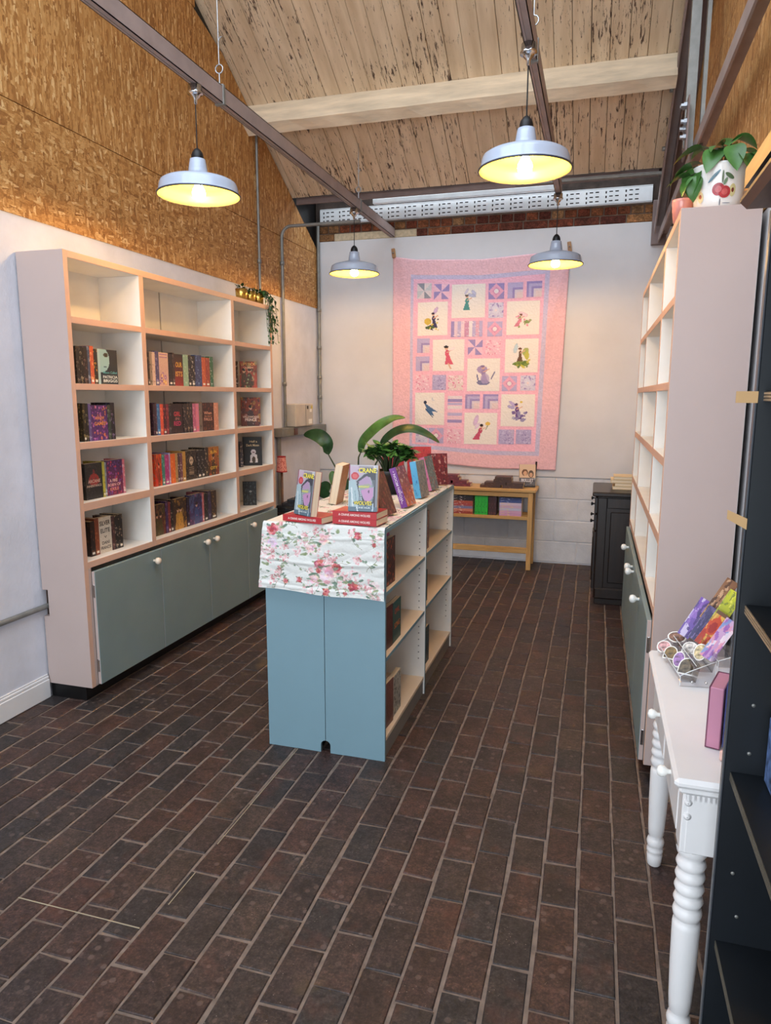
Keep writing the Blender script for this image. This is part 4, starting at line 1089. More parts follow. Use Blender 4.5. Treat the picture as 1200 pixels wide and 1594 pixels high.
# far bay: books turned towards the room
FARB = [('second', SH[1], 5.00, (150, 70, 50), scene_art(5, (120, 60, 44), (170, 70, 56), [(60, 50, 40), (200, 90, 80), (150, 180, 130), (90, 50, 40)]), 'red and green floral portrait cover', [('LIPSTICK', .5, .10, .84, .10, (226, 170, 100)), ('QUEEN', .5, .24, .56, .09, (216, 176, 150))], .132, .20),
        ('third', SH[2], 5.02, (110, 50, 36), scene_art(11, (150, 66, 40), (90, 44, 40), [(60, 44, 48), (190, 150, 70), (180, 150, 150), (70, 60, 60)]), 'brown and orange trio cover', [('WILDWOOD', .5, .68, .84, .075, (220, 190, 176)), ('PRINCE', .5, .78, .60, .10, (230, 206, 196))], .150, .222),
        ('fourth', SH[3], 5.03, (26, 24, 26), None, 'black cover with white figure and script title', [('Half a', .56, .16, .40, .07, (216, 190, 150)), ('Dark Moon', .52, .29, .66, .08, (216, 190, 150))], .150, .225),
        ('lowest', SH[4], 4.965, (28, 26, 28), scene_art(21, (30, 30, 32), (26, 24, 26), [(60, 70, 72), (80, 88, 90), (44, 50, 52)], 'ornate'), 'small black ornate cover with white dot', [('O', .56, .42, .16, .07, (226, 226, 220))], .105, .19)]
for (sh, z, y, col, art, desc, ti, w, h) in FARB:
    if art is None:
        art = Canvas(34, 50, (24, 22, 24)); art.ell(.55, .52, .13, .09, (214, 204, 208)); art.poly([(.36, .9), (.40, .62), (.55, .58), (.72, .62), (.78, .9)], (206, 198, 200)); art.ell(.56, .80, .09, .12, (60, 46, 34)); art.ell(.55, .54, .06, .03, (120, 80, 90))
    book('%s on the %s shelf, far bay' % (desc, sh), (-2.60, y, z+.0005), w, .032, h, col, (120, 110, 100), rz=R_(30), art=art, titles=ti, group='books in the far bay of the wall bookcase')
for sh, z, y, col in (('second', SH[1], 4.86, (54, 40, 34)), ('fourth', SH[3], 4.90, (60, 66, 84))):
    book('dark spine tucked behind the turned-out book on the %s far shelf' % sh, (-2.66, y, z+.0005), .12, .024, .195, col, (180, 170, 170), rz=R_(150), group='books in the far bay of the wall bookcase')

# ------------------------------------------------------------------ island cloth, books and plants
TOPZ = 1.0605
def rose(cv, x, y, r, cols, ax, rr=None):
    rr = rr or random.Random(int(x*999+y*777))
    for ring, n, rad, sz in ((0, 7, .72, .46), (1, 6, .42, .38), (2, 4, .18, .28)):
        for k in range(n):
            a = k*2*math.pi/n+rr.uniform(-.4, .4); c = cols[rr.randrange(3)]; c = tuple(min(255, v+rr.randrange(-14, 15)) for v in c)
            cv.ell(x+r*rad*math.cos(a), y+r*ax*rad*math.sin(a), r*sz, r*sz*ax*rr.uniform(.6, 1.0), c, .8, rr.uniform(-.5, .5))
    cv.ell(x, y, r*.16, r*ax*.16, cols[2], .8)
def floral(w, h, ax, seed, hero=True):
    r = random.Random(seed); cv = Canvas(w, h, (212, 213, 209) if hero else (218, 208, 194))
    red = ((190, 92, 94), (214, 136, 136), (160, 66, 72)); pink = ((226, 192, 194), (236, 214, 212), (208, 156, 162)); pale = ((210, 194, 206), (226, 214, 222), (188, 166, 182))
    G = [(120, 142, 122), (150, 164, 138), (98, 124, 108), (174, 182, 156), (136, 150, 112)]
    def leaf(x, y, L, a, g=None):
        c = g or r.choice(G); cv.ell(x, y, L, L*.40*ax**.5, c, .8, a); cv.line(x-L*.8*math.cos(a), y-L*.8*math.sin(a), x+L*.8*math.cos(a), y+L*.8*math.sin(a), .0022, tuple(int(v*.75) for v in c), .7)
    def vine(x, y, a, n, st):
        for _ in range(n):
            x1 = x+st*math.cos(a); y1 = y+st*ax*math.sin(a); cv.line(x, y, x1, y1, .0024, (126, 124, 104), .75)
            if r.random() < .55: leaf(x1+.012*math.cos(a+1.2), y1+.012*ax*math.sin(a+1.2), r.uniform(.010, .020), a+r.uniform(.6, 1.4))
            x, y = x1, y1; a += r.uniform(-.5, .5)
        return x, y
    def cluster(x, y, sp, cols, n=34):
        for _ in range(n):
            s_ = r.uniform(.004, .011); cv.ell(x+r.gauss(0, sp), y+r.gauss(0, sp*ax), s_, s_*ax, r.choice(cols), .75)
    K_ = w*h/(90.0*90.0)*.9 if hero else w*h/(90.0*90.0)*3.0
    for _ in range(int(7*K_)):
        x, y = vine(r.random(), r.random(), r.uniform(0, 6.28), 9, .018)
        cluster(x, y, .018, [(222, 184, 184), (208, 152, 156), (230, 206, 206), (190, 120, 124)], 22)
    for _ in range(int(3*K_)):
        x, y = r.random(), r.random(); cluster(x, y, .030, [(226, 196, 196), (212, 160, 164), (236, 220, 218)], 46)
        for k in range(4): leaf(x+r.uniform(-.05, .05), y+r.uniform(-.05, .05)*ax, r.uniform(.015, .028), r.uniform(0, 3.1))
    if hero:
        for (x, y, q, c) in ((.09, .11, .042, red), (.10, .30, .038, pale), (.49, .56, .036, red), (.63, .60, .036, red), (.56, .71, .062, pink), (.485, .66, .020, red), (.45, .79, .034, pink), (.76, .84, .036, red), (.33, .82, .022, red), (.55, .95, .026, red), (.79, .13, .028, red), (.92, .24, .016, red), (.52, .20, .042, pink), (.41, .36, .034, pink), (.70, .95, .016, red), (.22, .86, .02, red)):
            for k in range(4):
                an = k*1.6+x*7; leaf(x+q*1.15*math.cos(an), y+q*1.15*ax*math.sin(an), q*.62, an)
            rose(cv, x, y, q, c, ax)
        for (x, y) in ((.18, .06), (.15, .21), (.22, .24), (.25, .16), (.63, .09), (.44, .26), (.66, .74), (.72, .77), (.52, .84), (.60, .87), (.36, .45), (.44, .71), (.05, .62), (.90, .12)):
            for k in range(3): leaf(x+r.uniform(-.02, .02), y+r.uniform(-.02, .02), .026, r.uniform(0, 3.1))
    else:
        for _ in range(int(2.2*K_)): rose(cv, r.random(), r.random(), r.uniform(.04, .07), r.choice((red, pink, pale, pink)), ax)
    return cv
cl = thing('floral_cloth', 'rose-patterned cotton cloth draped over the island top and end', 'tablecloth', (-1.117, 3.5, TOPZ))
O = Vector((-1.117, 3.5, TOPZ))
rn = random.Random(3)
def crease(u, v): return .0018*math.sin(9*v*3.1+1.5*math.sin(3*u))+.0045*max(0, math.sin(5.5*v*3.1+.6*math.sin(4*u)))**9+.0015*math.sin(14*u+6*v)+.001*math.sin(31*u-17*v)
def drape_fn(u, v):
    # v=1 at the top fold, 0 at the hem; the end hangs a little wider than the island
    x = -1.400+.001+(.565)*u; dz = (1-v)*.300
    wide = (1-v)*.012; x += (u-.5)*2*wide - .008*(1-v)
    r = .012
    if dz < r: a = dz/r*math.pi/2; y = 2.798-r*math.sin(a)+r*.35; zz = 1.068-r*(1-math.cos(a))
    else: y = 2.798-.008; zz = 1.068-dz
    amt = min(1, (1-v)*6)
    hem = -.018*u*(1-v) if v < .12 else -.018*u*(1-v)
    return Vector((x, y-.012*amt*(1-v)-.006*amt-abs(crease(u, v))*amt-.012*max(0, .10-v)*8*(1-u*.2)*.3, zz+hem+(.004*math.sin(9*u) if v < .02 else 0)))-O
link('hanging_end', grid_mesh('hanging_end', floral(290, 156, 1.85, 5), drape_fn), M['fabric'], cl)
for p in cl.children[-1].data.polygons: p.use_smooth = True
def top_fn(u, v):
    x = -1.398+.560*u-.010*v; y = 2.802+1.545*v
    e = min(1, 8*min(u, 1-u), 20*min(v, 1-v))
    return Vector((x, y, 1.0645+e*abs(crease(u*1.3, v*3))*.7))-O
link('top_spread', grid_mesh('top_spread', floral(110, 300, .36, 9, False), top_fn), M['fabric'], cl)
for p in cl.children[-1].data.polygons: p.use_smooth = True
CT = 1.072

def crane_art():
    cv = Canvas(54, 82, (176, 186, 190)).grad((206, 200, 206), (110, 134, 148))
    cv.ell(.22, .14, .3, .12, (214, 176, 200), .6); cv.poly([(0, .34), (.22, .32), (.34, .60), (.36, .90), (0, .92)], (176, 198, 204)); cv.line(.10, .50, .16, .88, .02, (226, 234, 236)); cv.line(.22, .56, .30, .9, .015, (140, 166, 176)); cv.line(.05, .60, .06, .9, .015, (130, 156, 166))
    cv.poly([(.26, .36), (.52, .20), (.74, .15), (1, .12), (1, .92), (.80, .88), (.88, .60), (.86, .44), (.74, .26), (.58, .25), (.32, .42)], (70, 70, 80)); cv.rect(.92, .0, 1, .95, (196, 200, 206), .6)
    cv.poly([(.34, .36), (.62, .23), (.72, .28), (.80, .42), (.66, .47), (.40, .45)], (186, 156, 190)); cv.poly([(.36, .44), (.70, .40), (.78, .45), (.70, .50), (.40, .51)], (170, 172, 150))
    cv.poly([(.42, .55), (.62, .50), (.86, .48), (.86, .66), (.76, .76), (.58, .80), (.50, .68)], (204, 152, 196)); cv.ell(.70, .57, .03, .035, (110, 84, 110)); cv.line(.30, .42, .42, .66, .022, (56, 56, 66)); cv.line(.42, .66, .60, .86, .03, (60, 62, 72)); cv.line(.36, .50, .50, .84, .012, (190, 200, 206))
    cv.rect(0, .90, 1, 1, (92, 118, 134)); cv.line(.28, .84, .33, 1.0, .02, (206, 220, 226)); cv.line(.86, .84, .84, .98, .02, (196, 214, 224)); cv.rect(.0, .0, .035, .34, (150, 50, 84)); cv.ell(.21, .24, .135, .082, (206, 60, 70)); cv.ell(.21, .24, .09, .05, (226, 100, 100)); cv.rect(.80, .32, .90, .46, (120, 130, 136), .6)
    cv.line(.86, .03, .95, .16, .012, (240, 240, 240)); cv.rect(.34, .03, .84, .065, (120, 110, 116), .5); cv.ell(.64, .115, .34, .055, (74, 70, 76), .75); cv.ell(.5, .82, .34, .05, (58, 64, 70), .8)
    cv.a *= .86
    return cv
CRT = [('CRANE', .64, .115, .60, .10, (232, 214, 60)), ('among', .52, .475, .36, .05, (214, 210, 90)), ('WOLVES', .5, .82, .62, .085, (226, 206, 50)), ('JUNE HUR', .52, .925, .5, .035, (214, 222, 226))]
RED = (176, 38, 44)
def lying(label, cx, cy, z, rz=0.0, col=RED, w=.135, t=.028, h=.205, text='A CRANE AMONG WOLVES', tc=(238, 214, 206), group=None, acc=None, sw=.72):
    Rm = Matrix.Rotation(rz, 3, 'Z') @ LYING
    c = Vector((cx, cy, z+t/2)) - Rm @ Vector((0, 0, h/2))
    return book(label, c, w, t, h, col, acc or col, rot=Rm, spine=(text, tc, sw, .36) if text else None, group=group)
lying('red-spined book lying under the tilted book at the island corner', -1.197, 2.853, CT, R_(-12), group='copies displayed on the island')
lying('lower red-spined book of the pair lying on the cloth', -.967, 2.864, CT, R_(-5), group='copies displayed on the island')
lying('upper red-spined book of the pair lying on the cloth', -.968, 2.866, CT+.0285, R_(-4), group='copies displayed on the island')
book('grey and pink cover book tilted away on one red book', (-1.203, 2.808, CT+.0285), .126, .036, .196, (150, 40, 50), RED, rz=R_(-32), lean=R_(9), art=crane_art(), titles=CRT, group='copies displayed on the island')
book('grey and pink cover book facing out on two red books', (-.940, 2.822, CT+.057), .127, .032, .198, (150, 40, 50), RED, rz=R_(5), lean=R_(8), art=crane_art(), titles=CRT, group='copies displayed on the island')
tan_art = scene_art(31, (206, 176, 140), (190, 150, 118), [(170, 120, 90), (216, 190, 150), (150, 100, 80)], 'ornate')
book('tan book with page edges showing, behind the tilted book', (-1.275, 3.38, CT), .13, .04, .205, (176, 128, 92), (206, 170, 130), rz=R_(-86), lean=R_(11), group='books standing on the island')
book('brown and red book leaning back beside the facing-out book', (-.905, 3.075, CT), .135, .030, .205, (96, 60, 50), (150, 60, 60), rz=R_(80), lean=R_(20), group='books standing on the island', art=scene_art(33, (104, 66, 54), (96, 54, 48), [(150, 70, 70), (80, 50, 44), (130, 90, 70)], 'ornate'))
book('purple-spined book with orange cover leaning on the cloth', (-.885, 3.385, CT), .135, .034, .205, (120, 66, 150), (206, 180, 214), rz=R_(86), lean=R_(19), group='books standing on the island', art=scene_art(35, (110, 60, 90), (206, 110, 60), [(214, 190, 180), (150, 70, 110), (90, 50, 80)], 'ornate'), spine=('WOVEN MOON', (226, 214, 236), .7, .4))
book('sky-blue-spined book with grey chequered cover on the cloth', (-.895, 3.71, CT), .13, .036, .20, (84, 168, 214), (40, 100, 160), rz=R_(84), lean=R_(10), group='books standing on the island', art=scene_art(37, (120, 130, 134), (130, 128, 128), [(170, 150, 140), (90, 100, 104), (150, 150, 150)], 'ornate'))
book('pink-spined book with slate cover at the island far corner', (-.905, 4.015, CT), .13, .034, .20, (216, 130, 170), (160, 70, 120), rz=R_(84), lean=R_(15), group='books standing on the island', art=scene_art(39, (96, 116, 122), (110, 120, 124), [(170, 70, 74), (140, 160, 160), (80, 96, 100)], 'ornate'))
book('tall red book standing behind the blue-spined book', (-1.045, 4.255, CT), .150, .030, .235, (168, 34, 40), (206, 80, 70), rz=R_(20), lean=R_(14), group='books standing on the island', art=scene_art(41, (176, 40, 44), (150, 34, 40), [(120, 30, 36), (190, 60, 60)], 'type'))
book('red book half hidden behind the leafy potted plant', (-1.225, 4.27, CT), .14, .030, .232, (172, 40, 40), (206, 80, 70), rz=R_(10), lean=R_(8), group='books standing on the island', art=scene_art(43, (176, 40, 44), (150, 34, 40), [(120, 30, 36), (190, 60, 60)], 'type'))
book('dark red patterned book at the far end of the island', (-.925, 4.25, CT), .12, .028, .195, (110, 34, 42), (190, 120, 110), rz=R_(30), lean=R_(8), group='books standing on the island', art=scene_art(45, (118, 40, 48), (96, 32, 40), [(190, 150, 140), (70, 30, 36), (150, 60, 60)], 'ornate'))

# books inside the island shelves, turned out against the near ends
def isl(label, y, z, col, seed, cols, w=.13, h=.20, rz=72, x=-.905, style='figures', titles=()):
    book(label, (x, y, z+.0005), w, .026, h, col, cols[0], rz=R_(rz), art=scene_art(seed, col, tuple(int(v*.8) for v in col), cols, style), titles=titles, group='books on the island shelves')
isl('dark flame-orange book on the top island shelf by the cloth', 2.965, .775, (70, 38, 34), 51, [(206, 96, 56), (110, 50, 60), (50, 34, 34)], .135, .215, 88, -.872, 'ornate')
isl('magenta book behind the flame-orange one on the top island shelf', 3.075, .775, (168, 40, 110), 52, [(190, 70, 130), (140, 30, 90)], .12, .205, 88, -.93, 'type')
isl('teal book with orange letters on the middle island shelf', 3.08, .475, (44, 92, 88), 53, [(60, 110, 104), (40, 74, 76)], .135, .195, 90, -.872, 'type', [('OWL', .5, .25, .6, .14, (206, 84, 56)), ('SONG', .5, .6, .7, .14, (214, 116, 56))])
isl('maroon book edge at the front of the middle island shelf', 2.955, .475, (96, 50, 48), 54, [(130, 70, 60), (80, 40, 40)], .10, .20, 86, -.875, 'type')
isl('brown-spined book at the front of the lowest island shelf', 2.955, .10, (132, 84, 74), 55, [(150, 100, 90), (90, 60, 50)], .11, .215, 86, -.872, 'type')
isl('black and white botanical book on the lowest island shelf', 3.10, .10, (190, 186, 176), 56, [(40, 42, 44), (90, 96, 92), (140, 140, 130)], .135, .20, 90, -.875, 'ornate')
isl('brown floral book on the top shelf of the far island unit', 3.72, .775, (140, 96, 80), 57, [(90, 50, 50), (190, 140, 110), (110, 70, 70)], .13, .215, 90, -.885, 'ornate')
isl('dark green book on the middle shelf of the far island unit', 3.70, .475, (34, 56, 50), 58, [(60, 90, 80), (28, 40, 40)], .12, .18, 90, -.885, 'ornate')
isl('dark teal patterned book on the lowest shelf of the far island unit', 3.75, .10, (48, 78, 88), 59, [(120, 90, 90), (70, 110, 120), (30, 50, 60)], .14, .215, 90, -.885, 'ornate')

# ------------------------------------------------------------------ leaves
def leaf_mesh(L, Wd, curl=.25, fold=.25, n=8, pointed=1.0, name='leaf'):
    vs = []; fs = []
    for i in range(n+1):
        t = i/n; w = Wd*math.sin(math.pi*min(1, t**.75*1.0))**.8*(1 if pointed else 1)
        if i == 0 or i == n: w = .0006
        x = L*t*math.cos(curl*t); z = -L*t*math.sin(curl*t)
        vs += [(x, -w/2, z+fold*w/2), (x, 0, z), (x, w/2, z+fold*w/2)]
    for i in range(n):
        for k in range(2):
            p = 3*i+k; fs.append((p, p+3, p+4, p+1))
    me = bpy.data.meshes.new(name); me.from_pydata(vs, [], fs); me.update()
    for p in me.polygons: p.use_smooth = True
    return me
def put_leaf(me, mat, parent, loc, az, el, roll=0.0, sc=1.0, name='leaf'):
    if not me.materials: me.materials.append(mat)
    o = bpy.data.objects.new(name, me); C.objects.link(o); o.parent = parent; o.location = loc
    o.rotation_euler = (Matrix.Rotation(az, 3, 'Z') @ Matrix.Rotation(-el, 3, 'Y') @ Matrix.Rotation(roll, 3, 'X')).to_euler(); o.scale = (sc, sc, sc)
    return o
rp = random.Random(12)
# jade-like bush in a dark pot on the island
pl = thing('potted_bush', 'bushy green succulent in a dark tapered pot among the island books', 'potted plant', (-1.118, 3.82, CT))
MB().lathe([(.001, 0), (.060, 0), (.078, .10), (.086, .105), (.086, .13), (.078, .13), (.074, .112), (.001, .110)], 20).build('pot', M['black'], pl)
MB().lathe([(.074, .112), (.001, .116)], 20).build('soil', M['soil'], pl)
stm = MB(); tips = []
for k in range(48):
    a = rp.uniform(0, 6.28); rr = .125*math.sqrt(rp.random()); hh = .115+.175*math.sqrt(max(0, 1-(rr/.17)**2))*rp.uniform(.7, 1.0)
    p = (rr*math.cos(a), rr*math.sin(a), hh); tips.append((p, a)); stm.tube([(.02*math.cos(a), .02*math.sin(a), .11), (p[0]*.5, p[1]*.5, .11+(hh-.11)*.6), p], .0035, 5)
stm.build('stems', M['stem'], pl)
lm = [leaf_mesh(.064, .042, .3, .15), leaf_mesh(.054, .038, .1, .2), leaf_mesh(.060, .044, .5, .12)]
for me_, mt in zip(lm, (M['leaf'], M['leaf_lime'], M['leaf'])): me_.materials.append(mt)
for (p, a) in tips:
    for j in range(8):
        put_leaf(rp.choice(lm), None, pl, (p[0], p[1], p[2]-rp.uniform(0, .02)), a+j*.8+rp.uniform(-.3, .3), rp.uniform(-.1, .95), rp.uniform(-.3, .3), rp.uniform(.75, 1.15))
# tall plant with paddle leaves standing behind the island
bp = thing('paddle_leaf_plant', 'tall dark paddle-leaved plant standing behind the island against white wall', 'potted plant', (-2.05, 6.2, 0))
MB().lathe([(.001, 0), (.13, 0), (.16, .28), (.165, .29), (.15, .29), (.145, .26), (.001, .26)], 24).build('pot', M['black'], bp)
def big_leaf(pts, wid, mat, roll=(0, 0, 1)):
    pts = [Vector(p)-Vector((-2.05, 6.2, 0)) for p in pts]
    # resample a smooth curve
    q = []
    for i in range(len(pts)-1):
        p0 = pts[max(i-1, 0)]; p1 = pts[i]; p2 = pts[i+1]; p3 = pts[min(i+2, len(pts)-1)]
        for s in range(5):
            t = s/5; q.append(.5*((2*p1)+(-p0+p2)*t+(2*p0-5*p1+4*p2-p3)*t*t+(-p0+3*p1-3*p2+p3)*t**3))
    q.append(pts[-1]); n = len(q)-1; vs = []; fs = []
    for i, p in enumerate(q):
        t = i/n; d = (q[min(i+1, n)]-q[max(i-1, 0)]).normalized(); s = d.cross(Vector(roll)).normalized()
        w = wid*(math.sin(math.pi*min(1, .06+t*.94))**.7) if 0 < i < n else .001
        up_ = s.cross(d); vs += [p-s*w/2+up_*w*.12, p-up_*w*.05, p+s*w/2+up_*w*.12]
    for i in range(n):
        for k in range(2): a_ = 3*i+k; fs.append((a_, a_+3, a_+4, a_+1))
    mb = MB(); mb.add(vs, fs, 0, True); return mb.build('leaf', mat, bp)
def stalk(pts): 
    MB((-2.05, 6.2, 0)).tube(pts, [.012-.007*i/(len(pts)-1) for i in range(len(pts))], 8).build('stalk', M['stem'], bp)
Y = 6.2
stalk([(-2.07, Y, .26), (-2.22, Y, .75), (-2.37, Y, 1.0), (-2.43, Y, 1.10)])
big_leaf([(-2.43, Y, 1.07), (-2.41, Y-.02, 1.16), (-2.47, Y-.03, 1.23), (-2.56, Y-.02, 1.255), (-2.66, Y, 1.25)], .135, M['leaf_dark'], (.1, -.9, .35))
stalk([(-2.05, Y, .26), (-2.12, Y, .8), (-2.11, Y, 1.05), (-2.06, Y, 1.16)])
big_leaf([(-2.09, Y, 1.09), (-2.06, Y-.03, 1.19), (-1.99, Y-.03, 1.27), (-1.88, Y-.03, 1.36), (-1.77, Y, 1.415), (-1.66, Y, 1.42)], .105, M['leaf'], (.2, -.75, .6))
stalk([(-2.03, Y, .26), (-2.04, Y, .7), (-1.94, Y, 1.0), (-1.86, Y, 1.13)])
big_leaf([(-1.89, Y, 1.12), (-1.84, Y-.03, 1.22), (-1.72, Y-.04, 1.30), (-1.58, Y-.04, 1.32), (-1.44, Y-.03, 1.27), (-1.34, Y, 1.20)], .105, M['leaf_dark'], (.2, -.7, .7))
stalk([(-2.05, Y, .26), (-2.2, Y-.05, .62), (-2.3, Y-.05, .80)])
big_leaf([(-2.27, Y-.05, .72), (-2.33, Y-.05, .84), (-2.36, Y-.05, .92)], .10, M['leaf'], (.1, -.9, .3))
stalk([(-2.02, Y, .26), (-2.12, Y-.1, .6), (-2.2, Y-.1, .74)])
big_leaf([(-2.22, Y-.1, .60), (-2.16, Y-.1, .78), (-2.08, Y-.1, .92)], .12, M['leaf_dark'], (.1, -.9, .3))
big_leaf([(-2.42, Y-.1, .66), (-2.40, Y-.12, .76), (-2.34, Y-.12, .80)], .13, M['leaf_dark'], (.1, -.9, .3))
# trailing plant and gold pots on top of the wall bookcase
def gold_pot(y, label, trail):
    g = thing('gold_pot_plant', label, 'potted plant', (-2.578, y, 2.3105), group='plants in gold pots')
    MB().lathe([(.001, 0), (.040, 0), (.046, .088), (.043, .088), (.038, .070), (.001, .068)], 20).build('pot', M['brass'], g)
    MB().lathe([(.038, .071), (.001, .073)], 16).build('soil', M['soil'], g)
    ms = [leaf_mesh(.036, .020, .4, .3, 5), leaf_mesh(.028, .016, .2, .3, 5)]; ms[0].materials.append(M['leaf_dark']); ms[1].materials.append(M['leaf_lime'] if trail else M['leaf_dark'])
    st = MB(); n = 26 if not trail else 40
    for k in range(n):
        a = rp.uniform(0, 6.28); p = (.035*math.cos(a)*rp.random(), .035*math.sin(a)*rp.random(), .075+rp.uniform(0, .04))
        put_leaf(rp.choice(ms), None, g, p, a, rp.uniform(-.2, 1.0), sc=rp.uniform(.7, 1.2))
    if trail:
        for k in range(17):
            dx = .085+rp.uniform(-.015, .03); dy = rp.uniform(-.03, .085); L = rp.uniform(.12, .30)
            pts = [(.01, .01, .08), (dx*.5, dy*.6, .11), (dx, dy, .04), (dx+.01, dy, -L*.5), (dx+.012+rp.uniform(-.01, .01), dy+rp.uniform(-.02, .02), -L)]
            st.tube(pts, .0016, 5)
            for j in range(13):
                t = j/12; i = min(3, int(t*4)); f = t*4-i
                p = Vector(pts[i]).lerp(Vector(pts[i+1]), f)
                put_leaf(rp.choice(ms), None, g, p, rp.uniform(-1.9, 1.9), rp.uniform(-1.2, .2), rp.uniform(-.5, .5), rp.uniform(.7, 1.15))
        st.build('trailing_stems', M['stem'], g)
gold_pot(4.885, 'small leafy plant in the gold pot nearer the empty shelf top', False)
gold_pot(5.02, 'small sprig in the middle gold pot on the wall bookcase', False)
gold_pot(5.155, 'trailing green plant spilling from a gold pot down the bookcase end', True)

# pots on the empty bookcase by the OSB wall
ZT = 2.311
wp = thing('fruit_pot_plant', 'large-leaved plant in a white pot printed with red fruit', 'potted plant', (.402, 3.085, ZT))
PR = [(.001, 0), (.074, 0), (.080, .006), (.087, .05), (.092, .10), (.098, .155), (.100, .162), (.094, .162), (.090, .13), (.001, .128)]
pot = MB().lathe(PR, 40).build('pot', paint('white_glazed_ceramic', (236, 234, 230), .12, var=.01, spec=.6), wp)
MB().lathe([(.090, .132), (.001, .135)], 20).build('soil', M['soil'], wp)
def decal(az, z, rw, rh, rgb, nm, off=.0012, rot=0.0):
    vs = [None]; fs = []; n = 18
    def P3(da, dz):
        zz = z+dz; r = .0805+(zz-.006)*.0118/.094+.002+off
        a = R_(az)+da/.09; return (r*math.cos(a), r*math.sin(a), zz)
    vs = [P3(0, 0)]
    for k in range(n):
        a = 2*math.pi*k/n; x, y = rw*math.cos(a), rh*math.sin(a); vs.append(P3(x*math.cos(rot)-y*math.sin(rot), x*math.sin(rot)+y*math.cos(rot)))
    mb = MB(); mb.add(vs, [(0, k+1, (k+1) % n+1) for k in range(n)]); mb.build(nm, paint('glaze_%d_%d_%d' % rgb, rgb, .2, var=.08, scale=60), pot)
decal(-98, .066, .021, .022, (168, 54, 62), 'printed_fruit'); decal(-84, .056, .021, .021, (178, 60, 66), 'printed_fruit', .0016)
decal(-98, .066, .011, .012, (196, 88, 92), 'printed_fruit', .002); decal(-84, .056, .011, .011, (200, 92, 92), 'printed_fruit', .0024)
decal(-66, .062, .012, .022, (214, 204, 150), 'printed_fruit_half'); decal(-66, .062, .005, .008, (120, 60, 50), 'printed_stone', .002)
decal(-140, .048, .013, .02, (226, 206, 160), 'printed_fruit_half'); decal(-140, .050, .006, .008, (160, 84, 60), 'printed_stone', .002)
decal(-108, .112, .028, .005, (96, 130, 146), 'printed_leaf', .0014, .8); decal(-90, .108, .003, .022, (104, 120, 96), 'printed_stem', .0014); decal(-76, .110, .018, .007, (84, 110, 80), 'printed_leaf', .0014, -.6); decal(-84, .092, .013, .005, (110, 140, 110), 'printed_leaf', .0018, 1.2); decal(-93, .022, .002, .012, (90, 96, 110), 'printed_stem', .0014)
decal(-78, .018, .016, .0012, (120, 124, 140), 'printed_signature', .0014)
big = [leaf_mesh(.115, .072, .35, .35, 9), leaf_mesh(.095, .060, .55, .4, 9), leaf_mesh(.08, .05, .2, .3, 8)]
for me_, mt in zip(big, (M['leaf'], M['leaf'], M['leaf_dark'])): me_.materials.append(mt)
st = MB()
for (dx, dy, dz, az, el, k, sc) in ((-.07, -.04, .225, 190, -.15, 0, 1.05), (-.02, -.05, .215, 245, -.6, 0, 1.05), (.02, -.02, .235, 60, .75, 0, 1.05), (.035, .0, .26, 20, .25, 1, 1.1), (.03, -.06, .225, 275, -.75, 0, 1.05), (.06, -.05, .195, 300, -.6, 0, 1.15), (.09, -.03, .20, 330, -.5, 0, 1.1), (.07, .0, .22, 10, -.1, 1, 1.0), (-.10, -.03, .165, 200, -.35, 0, 1.0), (-.03, .02, .24, 140, .4, 1, 1.0), (.10, .02, .20, 20, -.35, 1, 1.0), (-.105, -.04, .135, 185, -.1, 0, .85), (-.10, -.04, .12, 215, -.5, 1, .8), (-.085, -.02, .17, 235, -1.0, 0, 1.1), (.0, .0, .20, 265, .3, 2, 1.1), (.03, .04, .25, 80, .4, 1, 1.0), (-.085, -.05, .13, 240, -1.1, 1, 1.0), (-.06, .02, .19, 165, .1, 0, .9), (.0, -.04, .23, 225, .1, 1, .9)):
    put_leaf(big[k], None, wp, (dx, dy, dz), R_(az), el, rp.uniform(-.3, .3), sc)
    st.tube([(dx*.3, dy*.3, .11), (dx*.7, dy*.7, (dz+.11)/2+.03), (dx, dy, dz)], .003, 6)
st.build('stems', M['stem'], wp)
pk = thing('pink_pot', 'small pink glazed pot beside the white fruit pot', 'plant pot', (.288, 3.20, ZT))
MB().lathe([(.001, 0), (.032, 0), (.040, .075), (.041, .085), (.037, .085), (.033, .06), (.001, .058)], 24).build('pot', paint('pink_glaze', (224, 150, 140), .15, var=.03, spec=.6), pk)
MB().lathe([(.034, .062), (.001, .064)], 16).build('soil', M['soil'], pk)
gp = thing('clear_pot', 'pale translucent pot behind the white fruit pot', 'plant pot', (.524, 3.22, ZT))
MB().lathe([(.001, 0), (.034, 0), (.042, .10), (.039, .10), (.031, .004), (.001, .004)], 24).build('pot', paint('frosted_pale_pot', (214, 200, 192), .2, var=.03), gp)
MB().lathe([(.036, .08), (.001, .082)], 16).build('soil', M['soil'], gp)

# ------------------------------------------------------------------ books on and in the honey pine table
def flat(label, cx, cy, z, col, t=.026, w=.13, h=.20, rz=0.0, acc=None, group=None, text=None, tc=(220, 200, 190)):
    return lying(label, cx, cy, z, rz, col, w, t, h, text, tc, group, acc)
TZ = .7655
burg = (104, 34, 46); BG = 'burgundy books on the pine table'
for i, (x, z, d) in enumerate(((-1.36, 0, 'front lower burgundy book at the island end of the stepped pile'), (-1.20, 0, 'front lower burgundy book at the open end of the stepped pile'), (-1.37, 1, 'second layer burgundy book at the island end of the stepped pile'), (-1.235, 1, 'second layer burgundy book at the open end of the stepped pile'), (-1.31, 2, 'burgundy book on the third layer of the stepped pile'), (-1.325, 3, 'topmost burgundy book crowning the stepped pile'))):
    flat(d, x, 6.66, TZ+z*.0265, burg, .026, .13, .155 if z < 2 else .16, 0, (150, 60, 70), BG)
